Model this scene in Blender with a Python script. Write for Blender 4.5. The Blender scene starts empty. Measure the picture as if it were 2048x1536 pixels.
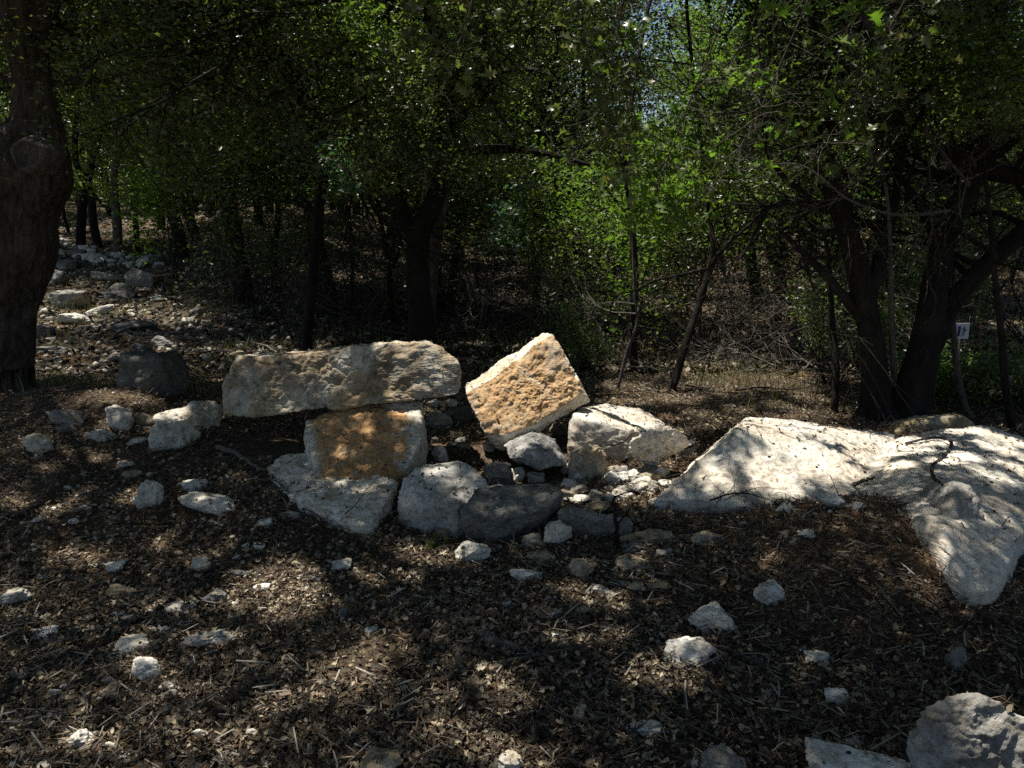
import bpy, bmesh, math, random
import numpy as np
from mathutils import Vector, Matrix

# ------------------------------------------------------------------ camera, world, sun
sc = bpy.context.scene
CAMZ = 1.6
PITCH = math.radians(12.0)
FPX = 1593.0                      # focal length in photo pixels (2048 wide)
cam_d = bpy.data.cameras.new('camera')
cam_d.sensor_width = 36.0
cam_d.lens = FPX / 2048 * 36.0
cam_d.clip_start = 0.05
cam_d.clip_end = 400
cam = bpy.data.objects.new('camera', cam_d)
sc.collection.objects.link(cam)
cam.location = (0, 0, CAMZ)
cam.rotation_euler = (math.pi / 2 - PITCH, 0, 0)
sc.camera = cam

SUN = Vector((-0.28, 0.10, 0.95)).normalized()
w = bpy.data.worlds.new("World")
sc.world = w
w.use_nodes = True
nt = w.node_tree
bg = nt.nodes['Background']
sky = nt.nodes.new('ShaderNodeTexSky')
sky.sky_type = 'NISHITA'
sky.sun_disc = False
sky.sun_elevation = math.asin(SUN.z)
sky.sun_rotation = math.atan2(SUN.x, SUN.y)
sky.altitude = 200
nt.links.new(sky.outputs[0], bg.inputs[0])
bg.inputs[1].default_value = 0.06
sun_d = bpy.data.lights.new('sun', 'SUN')
sun_d.energy = 5.0
sun_d.angle = math.radians(0.53)
sun_d.color = (1.0, 0.95, 0.86)
sun = bpy.data.objects.new('sun', sun_d)
sc.collection.objects.link(sun)
sun.rotation_euler = (-SUN).to_track_quat('-Z', 'Y').to_euler()
sun.location = (-3, 1, 20)
sc.view_settings.view_transform = 'Standard'
sc.view_settings.look = 'None'
sc.view_settings.gamma = 1.0
sc.view_settings.exposure = 0.92
sc.cycles.max_bounces = 6
sc.cycles.diffuse_bounces = 3
sc.cycles.glossy_bounces = 2
sc.cycles.transmission_bounces = 4
sc.cycles.use_adaptive_sampling = False
sc.cycles.use_denoising = False
sc.cycles.sample_clamp_indirect = 4.0

C = sc.collection
rng = np.random.default_rng(7)
random.seed(7)

# ------------------------------------------------------------------ noise
def _h(ix, iy, iz, s):
    n = (ix.astype(np.int64) * 374761393 + iy.astype(np.int64) * 668265263 + iz.astype(np.int64) * 2147483647 + s * 974634777) & 0xFFFFFFFF
    n = ((n ^ (n >> 13)) * 1274126177) & 0xFFFFFFFF
    n = (n ^ (n >> 16)) & 0xFFFFFFFF
    return n / 2147483648.0 - 1.0

def vnoise(p, s=0):
    i = np.floor(p).astype(np.int64)
    f = p - i
    f = f * f * f * (f * (f * 6 - 15) + 10)
    r = 0
    for dx in (0, 1):
        wx = f[:, 0] if dx else 1 - f[:, 0]
        for dy in (0, 1):
            wy = f[:, 1] if dy else 1 - f[:, 1]
            for dz in (0, 1):
                wz = f[:, 2] if dz else 1 - f[:, 2]
                r = r + wx * wy * wz * _h(i[:, 0] + dx, i[:, 1] + dy, i[:, 2] + dz, s)
    return r

def fbm(p, octv=4, s=0, gain=0.5):
    r = 0; a = 1.0
    for k in range(octv):
        r = r + a * vnoise(p * (2.03 ** k) + 17.3 * k, s + k)
        a *= gain
    return r

def sstep(a, b, x):
    t = np.clip((x - a) / (b - a), 0, 1)
    return t * t * (3 - 2 * t)

# ------------------------------------------------------------------ terrain
def terrain(x, y):
    x = np.atleast_1d(np.asarray(x, float)); y = np.atleast_1d(np.asarray(y, float))
    P = np.stack([x, y, np.zeros_like(x)], 1)
    z = 0.05 * fbm(P * 0.7, 3, 1) + 0.018 * fbm(P * 3.1, 3, 5) + 0.006 * fbm(P * 14, 2, 9)
    z = z + 0.10 * np.exp(-((y - 4.9 - 0.1 * x) / 0.9) ** 2)                       # low berm under the stones
    z = z + 0.285 * np.exp(-(((x - 1.68) / 0.68) ** 2 + ((y - 3.42) / 0.55) ** 2)) * (1 - sstep(1.95, 2.20, x + 0.1 * (y - 3.4)))  # mulch mound
    z = z + 0.26 * np.exp(-(((x + 3.3) / 1.15) ** 2 + ((y - 6.0) / 0.75) ** 2))    # mulch round the oak
    hill = sstep(-0.5, -5.5, x) * np.clip(y - 8.0, 0, 14) * 0.075
    hill = hill + sstep(3.0, -3.0, x) * np.clip(y - 9.0, 0, 30) * 0.018
    z = z + hill
    far = np.clip(y - 14, 0, 60)
    z = z + 0.025 * far
    return z

def ray(px, py):
    a = (px - 1024) / FPX; b = (768 - py) / FPX
    return np.array([a, math.cos(PITCH) + b * math.sin(PITCH), -math.sin(PITCH) + b * math.cos(PITCH)])

CAM = np.array([0, 0, CAMZ])
def D(px, py, d):                    # the point seen at a pixel, d metres ahead
    r = ray(px, py)
    return CAM + r * (d / r[1])

TS = np.concatenate([np.arange(1.0, 12, 0.02), np.arange(12, 60, 0.15)])
def G(px, py, h=0.0):                # the point seen at a pixel, h metres above the ground
    r = ray(px, py)
    P = CAM[None] + TS[:, None] * r[None] / r[1]
    df = P[:, 2] - terrain(P[:, 0], P[:, 1]) - h
    k = np.argmax(df < 0)
    if df[k] >= 0: return P[-1]
    t0, t1 = TS[k - 1], TS[k]
    f = df[k - 1] / (df[k - 1] - df[k])
    return CAM + r / r[1] * (t0 + (t1 - t0) * f)

def gd(px, py): return float(G(px, py)[1])

# ------------------------------------------------------------------ mesh helpers
def new_mesh(name, V, F, mat=None, smooth=False, loops=None):
    """F: (n,k) int array or list of such arrays"""
    me = bpy.data.meshes.new(name)
    Fs = F if isinstance(F, list) else [F]
    Fs = [np.asarray(f, np.int32) for f in Fs if len(f)]
    nf = sum(len(f) for f in Fs)
    li = np.concatenate([f.ravel() for f in Fs])
    tot = np.concatenate([np.full(len(f), f.shape[1], np.int32) for f in Fs])
    st = np.concatenate([[0], np.cumsum(tot)[:-1]]).astype(np.int32)
    me.vertices.add(len(V)); me.vertices.foreach_set('co', np.asarray(V, np.float32).ravel())
    me.loops.add(len(li)); me.loops.foreach_set('vertex_index', li)
    me.polygons.add(nf); me.polygons.foreach_set('loop_start', st); me.polygons.foreach_set('loop_total', tot)
    if smooth: me.polygons.foreach_set('use_smooth', np.ones(nf, bool))
    me.update(calc_edges=True)
    if mat: me.materials.append(mat)
    return me

def add_obj(name, me, parent=None, loc=(0, 0, 0)):
    o = bpy.data.objects.new(name, me)
    C.objects.link(o)
    o.location = loc
    if parent: o.parent = parent
    return o

def tag(o, label, cat, group=None, kind=None):
    if label: o['label'] = label
    if cat: o['category'] = cat
    if group: o['group'] = group
    if kind: o['kind'] = kind
    return o

def struct(o): o['kind'] = 'structure'; return o

# ------------------------------------------------------------------ materials
def mat_new(name):
    m = bpy.data.materials.new(name); m.use_nodes = True
    N = m.node_tree; b = N.nodes['Principled BSDF']
    b.inputs['Roughness'].default_value = 0.9
    b.inputs['Specular IOR Level'].default_value = 0.2
    return m, N, b

def node(N, t, **kw):
    n = N.nodes.new(t)
    for k, v in kw.items(): setattr(n, k, v)
    return n

def noise_n(N, vec, scale, detail=6, rough=0.6, off=None):
    n = node(N, 'ShaderNodeTexNoise')
    n.inputs['Scale'].default_value = scale; n.inputs['Detail'].default_value = detail; n.inputs['Roughness'].default_value = rough
    N.links.new(vec, n.inputs['Vector'])
    return n.outputs['Fac']

def ramp(N, fac, stops):
    r = node(N, 'ShaderNodeValToRGB')
    el = r.color_ramp.elements
    while len(el) < len(stops): el.new(0.5)
    for e, (p, c) in zip(el, stops):
        e.position = p
        e.color = (c, c, c, 1) if isinstance(c, (int, float)) else (*c, 1)
    N.links.new(fac, r.inputs[0])
    return r.outputs[0]

def mix(N, fac, a, b, mode='MIX'):
    m = node(N, 'ShaderNodeMix', data_type='RGBA', blend_type=mode)
    for k, v in ((0, fac), (6, a), (7, b)):
        if isinstance(v, bpy.types.NodeSocket): N.links.new(v, m.inputs[k])
        elif isinstance(v, (int, float)): m.inputs[k].default_value = v if k == 0 else (v, v, v, 1)
        else: m.inputs[k].default_value = (*v, 1)
    return m.outputs[2]

def rock_material(name, base, second, dirt, dark, dark_amt=0.5, scale=1.0, pits=0.5, stain=None, bump=0.6):
    m, N, b = mat_new(name)
    tc = node(N, 'ShaderNodeTexCoord'); oi = node(N, 'ShaderNodeObjectInfo')
    ad = node(N, 'ShaderNodeVectorMath', operation='ADD')
    mu = node(N, 'ShaderNodeMath', operation='MULTIPLY'); mu.inputs[1].default_value = 37.0
    N.links.new(oi.outputs['Random'], mu.inputs[0])
    N.links.new(tc.outputs['Object'], ad.inputs[0]); N.links.new(mu.outputs[0], ad.inputs[1])
    v = ad.outputs[0]
    n1 = noise_n(N, v, 3.2 * scale, 8, 0.65)
    c = mix(N, ramp(N, n1, [(0.45, 0.0), (0.56, 1.0)]), base, second)
    n2 = noise_n(N, v, 6.0 * scale, 8, 0.7)
    c = mix(N, ramp(N, n2, [(0.5, 0.0), (0.68, 0.85)]), c, dirt)
    n3 = noise_n(N, v, 2.4 * scale, 10, 0.75)
    c = mix(N, ramp(N, n3, [(0.54 - 0.16 * dark_amt, 0.0), (0.66, min(1, dark_amt * 1.5))]), c, dark)
    if stain is not None:
        at = node(N, 'ShaderNodeAttribute', attribute_name='stain')
        sn = noise_n(N, v, 9.0, 8, 0.7)
        sc1 = mix(N, ramp(N, sn, [(0.36, 0.0), (0.52, 0.5), (0.64, 1.0)]), stain[0], stain[1])
        sn2 = noise_n(N, v, 28.0, 6, 0.7)
        sc1 = mix(N, ramp(N, sn2, [(0.52, 0.0), (0.7, 0.7)]), sc1, stain[2])
        c = mix(N, at.outputs['Fac'], c, sc1)
    n5 = noise_n(N, v, 15.0, 7, 0.75)
    c = mix(N, ramp(N, n5, [(0.52, 0.0), (0.60, 0.75)]), c, mix(N, 0.6, dirt, dark))
    n6 = noise_n(N, v, 1.6, 6, 0.7)
    c = mix(N, 0.8, c, mix(N, 1.0, c, ramp(N, n6, [(0.36, 0.62), (0.52, 1.0)]), 'MULTIPLY'))
    # fine speckle
    n4 = noise_n(N, v, 46.0, 5, 0.75)
    c = mix(N, 0.75, c, mix(N, 1.0, c, ramp(N, n4, [(0.34, 0.30), (0.50, 1.0), (0.7, 1.15)]), 'MULTIPLY'))
    vo = node(N, 'ShaderNodeTexVoronoi', feature='F1'); vo.inputs['Scale'].default_value = 16 * scale
    vv = node(N, 'ShaderNodeVectorMath', operation='ADD')
    nn = node(N, 'ShaderNodeTexNoise'); nn.inputs['Scale'].default_value = 9; N.links.new(v, nn.inputs['Vector'])
    sm = node(N, 'ShaderNodeVectorMath', operation='SCALE'); sm.inputs['Scale'].default_value = 0.15
    N.links.new(nn.outputs['Color'], sm.inputs[0]); N.links.new(v, vv.inputs[0]); N.links.new(sm.outputs[0], vv.inputs[1])
    N.links.new(vv.outputs[0], vo.inputs['Vector'])
    pit = ramp(N, vo.outputs['Distance'], [(0.10, 0.0), (0.24, 1.0)])
    gate = ramp(N, noise_n(N, v, 4.0, 3, 0.5), [(0.5, 0.0), (0.62, 1.0)])
    pm = mix(N, mix(N, 1.0, gate, pits, 'MULTIPLY'), 1.0, pit)
    c = mix(N, 0.8, c, mix(N, 1.0, c, pm, 'MULTIPLY'))
    N.links.new(c, b.inputs['Base Color'])
    bm = node(N, 'ShaderNodeBump'); bm.inputs['Strength'].default_value = bump; bm.inputs['Distance'].default_value = 0.035
    hsum = mix(N, 0.5, mix(N, 0.5, noise_n(N, v, 24, 8, 0.75), noise_n(N, v, 90, 4, 0.7)), pm)
    N.links.new(hsum, bm.inputs['Height']); N.links.new(bm.outputs[0], b.inputs['Normal'])
    return m

W = (0.60, 0.56, 0.48)
M = {}
M['white'] = rock_material('white_limestone', (0.70, 0.67, 0.60), (0.58, 0.53, 0.44), (0.42, 0.34, 0.22), (0.20, 0.18, 0.15), 0.28)
M['slab'] = rock_material('pale_slab', (0.64, 0.60, 0.52), (0.58, 0.50, 0.40), (0.50, 0.45, 0.36), (0.25, 0.22, 0.18), 0.12, 0.8, 0.6)
M['grey'] = rock_material('grey_limestone', (0.38, 0.365, 0.33), (0.25, 0.24, 0.22), (0.36, 0.31, 0.23), (0.075, 0.07, 0.065), 0.75, 0.9, bump=.9)
M['palegrey'] = rock_material('pale_grey_limestone', (0.60, 0.58, 0.53), (0.44, 0.43, 0.40), (0.42, 0.37, 0.30), (0.15, 0.145, 0.14), 0.35, 0.7)
M['mottled'] = rock_material('mottled_limestone', (0.56, 0.54, 0.49), (0.36, 0.35, 0.33), (0.14, 0.135, 0.13), (0.05, 0.05, 0.048), 0.9, 0.9)
M['dark'] = rock_material('dark_weathered', (0.20, 0.196, 0.183), (0.125, 0.122, 0.115), (0.25, 0.22, 0.165), (0.045, 0.043, 0.04), 0.45, 1.0, bump=.9)
M['tan'] = rock_material('tan_limestone', (0.42, 0.37, 0.28), (0.33, 0.26, 0.16), (0.26, 0.18, 0.09), (0.12, 0.10, 0.08), 0.45)
M['long'] = rock_material('long_slab', (0.62, 0.57, 0.46), (0.40, 0.31, 0.19), (0.32, 0.22, 0.115), (0.12, 0.10, 0.085), 0.45, 0.8, 0.9)
ST = [(0.42, 0.20, 0.07), (0.25, 0.12, 0.045), (0.52, 0.36, 0.19)]
M['orange'] = rock_material('orange_stained', (0.66, 0.62, 0.53), (0.58, 0.52, 0.40), (0.50, 0.40, 0.24), (0.30, 0.24, 0.16), 0.2, 1.0, 0.3, stain=[(0.52, 0.345, 0.185), (0.39, 0.225, 0.10), (0.60, 0.49, 0.33)], bump=0.9)
M['brown'] = rock_material('brown_stained', (0.60, 0.57, 0.50), (0.52, 0.48, 0.40), (0.40, 0.34, 0.24), (0.25, 0.2, 0.14), 0.2, 1.0, 0.3, stain=[(0.50, 0.295, 0.135), (0.32, 0.175, 0.075), (0.54, 0.42, 0.27)])

def ground_material():
    m, N, b = mat_new('forest_soil')
    tc = node(N, 'ShaderNodeTexCoord'); v = tc.outputs['Object']
    c = mix(N, ramp(N, noise_n(N, v, 1.3, 5), [(0.4, 0.0), (0.62, 1.0)]), (0.060, 0.043, 0.028), (0.105, 0.072, 0.042))
    c = mix(N, ramp(N, noise_n(N, v, .9, 3), [(0.52, 0.0), (0.62, 0.8)]), c, (0.15, 0.082, 0.04))
    c = mix(N, ramp(N, noise_n(N, v, 38, 6, 0.8), [(0.50, 0.0), (0.62, 1.0)]), c, (0.26, 0.20, 0.12))
    c = mix(N, ramp(N, noise_n(N, v, 60, 5, 0.8), [(0.40, 1.0), (0.5, 0.0)]), c, (0.022, 0.016, 0.011))
    N.links.new(c, b.inputs['Base Color'])
    bm = node(N, 'ShaderNodeBump'); bm.inputs['Strength'].default_value = 0.9; bm.inputs['Distance'].default_value = 0.03
    N.links.new(noise_n(N, v, 45, 8, 0.8), bm.inputs['Height']); N.links.new(bm.outputs[0], b.inputs['Normal'])
    return m

def island_material(name, stops, rough=0.75, transl=0.0, tcol=None, spec=0.3, hue_noise=None):
    """colour varies from piece to piece (leaf to leaf, chip to chip)"""
    m, N, b = mat_new(name)
    g = node(N, 'ShaderNodeNewGeometry')
    c = ramp(N, g.outputs['Random Per Island'], stops)
    b.inputs['Roughness'].default_value = rough
    b.inputs['Specular IOR Level'].default_value = spec
    N.links.new(c, b.inputs['Base Color'])
    if transl > 0:
        t = node(N, 'ShaderNodeBsdfTranslucent')
        tc = mix(N, 1.0, c, tcol, 'MULTIPLY')
        N.links.new(tc, t.inputs[0])
        ms = node(N, 'ShaderNodeMixShader'); ms.inputs[0].default_value = transl
        N.links.new(b.outputs[0], ms.inputs[1]); N.links.new(t.outputs[0], ms.inputs[2])
        N.links.new(ms.outputs[0], N.nodes['Material Output'].inputs['Surface'])
    return m

def bark_material(name, a, bcol, c2, scale=1.0):
    m, N, b = mat_new(name)
    tc = node(N, 'ShaderNodeTexCoord')
    mp = node(N, 'ShaderNodeMapping'); mp.inputs['Scale'].default_value = (1, 1, 0.22)
    N.links.new(tc.outputs['Object'], mp.inputs[0])
    n1 = noise_n(N, mp.outputs[0], 28 * scale, 8, 0.7)
    c = mix(N, ramp(N, n1, [(0.38, 0.0), (0.62, 1.0)]), a, bcol)
    c = mix(N, ramp(N, noise_n(N, tc.outputs['Object'], 3.5, 5), [(0.5, 0.0), (0.68, 0.8)]), c, c2)
    N.links.new(c, b.inputs['Base Color'])
    bm = node(N, 'ShaderNodeBump'); bm.inputs['Strength'].default_value = 1.0; bm.inputs['Distance'].default_value = 0.06
    N.links.new(n1, bm.inputs['Height']); N.links.new(bm.outputs[0], b.inputs['Normal'])
    return m

M['soil'] = ground_material()
M['bark_oak'] = bark_material('oak_bark', (0.045, 0.035, 0.030), (0.13, 0.105, 0.09), (0.17, 0.15, 0.13))
M['bark_dark'] = bark_material('dark_bark', (0.011, 0.009, 0.007), (0.027, 0.021, 0.017), (0.038, 0.032, 0.027))
M['bark_grey'] = bark_material('grey_bark', (0.07, 0.06, 0.05), (0.18, 0.16, 0.135), (0.13, 0.115, 0.10), 1.6)
M['scar'] = bark_material('scar_wood', (0.10, 0.09, 0.08), (0.22, 0.20, 0.18), (0.05, 0.045, 0.04), 0.7)
M['leaf_oak'] = island_material('oak_leaves', [(0.0, (0.035, 0.052, 0.018)), (0.35, (0.060, 0.090, 0.030)), (0.75, (0.105, 0.135, 0.045)), (0.95, (0.15, 0.17, 0.07)), (1.0, (0.22, 0.18, 0.10))], 0.38, 0.45, (1.35, 1.6, 0.6), 0.7)
M['leaf_bright'] = island_material('fresh_leaves', [(0.0, (0.075, 0.13, 0.025)), (0.5, (0.10, 0.17, 0.035)), (1.0, (0.15, 0.20, 0.055))], 0.5, 0.5, (1.35, 1.6, 0.5), 0.2)
M['leaf_blue'] = island_material('blue_green_leaves', [(0.0, (0.045, 0.085, 0.045)), (0.6, (0.065, 0.115, 0.06)), (1.0, (0.09, 0.14, 0.08))], 0.45, 0.35, (1.1, 1.5, 0.8), 0.5)
M['leaf_juniper'] = island_material('juniper_leaves', [(0.0, (0.024, 0.036, 0.014)), (0.6, (0.038, 0.056, 0.020)), (1.0, (0.060, 0.070, 0.030))], 0.8, 0.15, (1.2, 1.4, 0.6), 0.2)
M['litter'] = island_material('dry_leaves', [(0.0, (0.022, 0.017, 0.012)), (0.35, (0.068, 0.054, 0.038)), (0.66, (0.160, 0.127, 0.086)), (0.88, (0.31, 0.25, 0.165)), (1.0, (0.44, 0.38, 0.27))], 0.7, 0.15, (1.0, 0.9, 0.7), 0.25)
M['litter_shade'] = island_material('shade_darkened_leaves', [(0.0, (0.016, 0.013, 0.010)), (0.5, (0.050, 0.040, 0.028)), (0.85, (0.12, 0.098, 0.066)), (1.0, (0.30, 0.26, 0.18))], 0.8)  # darker copy of the dry leaves: woodland shade put into the colour
M['chips'] = island_material('wood_chips', [(0.0, (0.028, 0.018, 0.012)), (0.45, (0.065, 0.039, 0.024)), (0.8, (0.14, 0.09, 0.053)), (1.0, (0.32, 0.26, 0.18))], 0.85)
M['greychips'] = island_material('grey_chips', [(0.0, (0.06, 0.05, 0.04)), (0.5, (0.16, 0.14, 0.11)), (1.0, (0.34, 0.31, 0.26))], 0.85)
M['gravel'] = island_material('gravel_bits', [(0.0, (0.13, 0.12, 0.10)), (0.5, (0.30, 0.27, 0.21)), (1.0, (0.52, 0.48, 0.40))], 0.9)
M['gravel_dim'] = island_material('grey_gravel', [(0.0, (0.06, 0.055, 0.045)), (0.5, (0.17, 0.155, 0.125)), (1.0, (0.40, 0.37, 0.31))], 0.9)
M['grass'] = island_material('dry_grass', [(0.0, (0.07, 0.09, 0.025)), (0.5, (0.14, 0.16, 0.05)), (1.0, (0.30, 0.26, 0.12))], 0.7, 0.3, (1.2, 1.4, 0.6))
M['brush'] = bark_material('dead_wood', (0.12, 0.10, 0.08), (0.30, 0.27, 0.22), (0.2, 0.18, 0.14), 2.0)
M['sign'], _n, _b = mat_new('sign_white'); _b.inputs['Base Color'].default_value = (0.50, 0.52, 0.54, 1)
M['ink'], _n, _b = mat_new('sign_ink'); _b.inputs['Base Color'].default_value = (0.05, 0.05, 0.12, 1)
M['red'], _n, _b = mat_new('red_tape'); _b.inputs['Base Color'].default_value = (0.18, 0.04, 0.05, 1)
M['strap'] = bark_material('strap_rubber', (0.045, 0.045, 0.05), (0.09, 0.09, 0.095), (0.06, 0.06, 0.065), 2.0)

# ------------------------------------------------------------------ ground sheet
def warp(n, a, b, c, k):
    t = np.linspace(-1, 1, n)
    s = np.sinh(k * t) / math.sinh(k)
    return np.where(s < 0, c + s * (c - a), c + s * (b - c))
gx = warp(420, -90, 90, 0.0, 5.6); gy = warp(460, -30, 130, 4.0, 5.2)
GX, GY = np.meshgrid(gx, gy)
GZ = terrain(GX.ravel(), GY.ravel())
V = np.stack([GX.ravel(), GY.ravel(), GZ], 1)
ny, nx = GX.shape
idx = np.arange(nx * ny).reshape(ny, nx)
F = np.stack([idx[:-1, :-1].ravel(), idx[:-1, 1:].ravel(), idx[1:, 1:].ravel(), idx[1:, :-1].ravel()], 1)
struct(add_obj('ground', new_mesh('ground', V, F, M['soil'], True)))

# ------------------------------------------------------------------ rocks
_ico = {}
def ico(level):
    if level not in _ico:
        bm = bmesh.new(); bmesh.ops.create_icosphere(bm, subdivisions=level, radius=1.0)
        _ico[level] = (np.array([v.co[:] for v in bm.verts]), np.array([[v.index for v in f.verts] for f in bm.faces]))
        bm.free()
    return _ico[level]

def carve_rock(n, d, axes, level, seed, power=22, edge=0.05, rough=1.0, pits=0, skin=None, cen=0, mscale=1.0):
    """n,d: face planes about the centre. Returns verts about the centre."""
    U, Fc = ico(level)
    U = U * axes
    size = float(np.mean(axes))
    dots = U @ n.T
    r0 = 1.0 / np.maximum(np.maximum(dots, 0) / d, 1e-6).max(1)
    P0 = U * r0[:, None]
    acc = 0
    for k in range(len(d)):
        dk = d[k] * (1 + edge * fbm(P0 / size * 1.6 + 5.1 * k, 3, seed + k))
        acc = acc + (np.maximum(dots[:, k], 0) / dk) ** power
    t = acc ** (-1.0 / power)
    V = U * t[:, None]
    me = new_mesh('tmp', V, Fc)
    nr = np.empty(len(V) * 3, np.float32); me.vertices.foreach_get('normal', nr); nr = nr.reshape(-1, 3)
    bpy.data.meshes.remove(me)
    q = V / size
    a = min(size, 0.5)
    h = 0.045 * fbm(q * 1.9, 4, seed + 50, 0.55)
    rd = 1 - np.abs(fbm(q * 3.2 + 9, 3, seed + 60, 0.5)); h = h - 0.030 * np.clip(rd - 0.55, 0, 1)
    st = fbm(q * np.array([1.2, 1.2, 5.0]) * 1.6, 3, seed + 70); h = h + 0.006 * np.sign(st) * np.abs(st) ** 0.5
    h = h * rough * a * 1.1
    Vm = V * mscale
    h = h + (1 / mscale) * 1.0 * (0.0055 * fbm(Vm * 22, 4, seed + 80, 0.6) + 0.0018 * fbm(Vm * 90, 2, seed + 90) - 0.008 * np.clip(1 - 7 * np.abs(fbm(Vm * 4.5, 4, seed + 95, .55)), 0, 1))
    if pits:
        r2 = np.random.default_rng(seed)
        for k in range(pits):
            c = V[r2.integers(len(V))]; rad = r2.uniform(0.012, 0.036) * (0.7 + size)
            dd = np.linalg.norm(V - c, axis=1)
            h = h - 1.1 * rad * np.exp(-(dd / rad) ** 2)
    if skin is not None:
        f = skin(V + cen, nr)
        rg = fbm(Vm * 13 + 3, 5, seed + 120, 0.62); rg2 = 1 - np.abs(fbm(Vm * 7 + 8, 4, seed + 130, .55))
        h = h + f * (0.0070 * rg + 0.011 * (rg2 - .6))
    return V + nr * h[:, None], Fc, nr

def hull_planes(pts):
    bm = bmesh.new()
    for p in pts: bm.verts.new(p)
    r = bmesh.ops.convex_hull(bm, input=bm.verts)
    bm.normal_update()
    c = np.mean([v.co[:] for v in bm.verts if v.link_faces], axis=0)
    ns, ds = [], []
    for f in bm.faces:
        n = np.array(f.normal[:]); p = np.array(f.verts[0].co[:])
        dd = float(n @ (p - c))
        if dd < 0: n, dd = -n, -dd
        dup = False
        for m, e in zip(ns, ds):
            if m @ n > 0.9995 and abs(e - dd) < 0.004: dup = True
        if not dup and dd > 1e-4: ns.append(n); ds.append(dd)
    bm.free()
    return c, np.array(ns), np.array(ds)

def add_chips(P, n, d, count, seed, lo=.90, hi=.985):
    """small broken facets cut from the edges and corners of a hull"""
    r2 = np.random.default_rng(seed); N = list(n); Dd = list(d)
    for k in range(count):
        a, b = r2.integers(len(n)), r2.integers(len(n))
        v = n[a] * r2.uniform(.4, 1) + n[b] * r2.uniform(.4, 1) + r2.normal(size=3) * .25
        L = np.linalg.norm(v)
        if L < .5: continue
        v = v / L; sup = (P @ v).max()
        N.append(v); Dd.append(sup * r2.uniform(lo, hi))
    return np.array(N), np.array(Dd)

ROCKS = []          # (object, verts) for leaf exclusion
_seed = [100]
def place_rock(name, label, V, Fc, centre, mat, stain=None, cat='rock', group=None, smooth=True):
    base = np.array([centre[0], centre[1], terrain(centre[0], centre[1])[0]])
    Vl = V + centre - base
    me = new_mesh(name, Vl, Fc, M[mat], smooth)
    if stain is not None:
        a = me.attributes.new('stain', 'FLOAT', 'POINT')
        a.data.foreach_set('value', stain.astype(np.float32))
    o = add_obj(name, me, None, base)
    tag(o, label, cat, group)
    ROCKS.append((o, Vl + base))
    return o

def hull_rock(name, label, pts, mat, level=6, power=26, edge=0.03, rough=1.0, back=0.4, pits=0, stainf=None, cat='boulder', drop=True, chips=22, clo=.90):
    """pts: (px,py,h) on the ground + h, or (px,py,d,'d') at distance d, or ('w',x,y,z)"""
    P = []
    for p in pts:
        if p[0] == 'w': P.append(np.array(p[1:]))
        elif len(p) == 4: P.append(D(p[0], p[1], p[2]))
        else: P.append(G(*p))
    P = np.array(P)
    ext = [P]
    if back: 
        B = P.copy(); B[:, 1] += back; B[:, 2] -= 0.04 + 0.35 * back * 0.3
        cxm = B[:, 0].mean(); B[:, 0] = cxm + (B[:, 0] - cxm) * 0.9
        ext.append(B)
    if drop:
        L = P.copy(); L[:, 2] = terrain(L[:, 0], L[:, 1]) - 0.06
        cm = L.mean(0); L[:, :2] = cm[:2] + (L[:, :2] - cm[:2]) * 0.96; ext.append(L)
    P = np.concatenate(ext)
    c, n, d = hull_planes(P)
    R = P - c
    n, d = add_chips(R, n, d, chips, _seed[0] + 7, clo)
    axes = np.maximum(np.array([np.ptp(R[:, 0]), np.ptp(R[:, 1]), np.ptp(R[:, 2])]) / 2, 0.03)
    _seed[0] += 13
    V, Fc, nr = carve_rock(n, d, axes, level, _seed[0], power, edge, rough, pits, stainf, c)
    s = stainf(V + c, nr) if stainf else None
    return place_rock(name, label, V, Fc, c, mat, s, cat)

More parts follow.
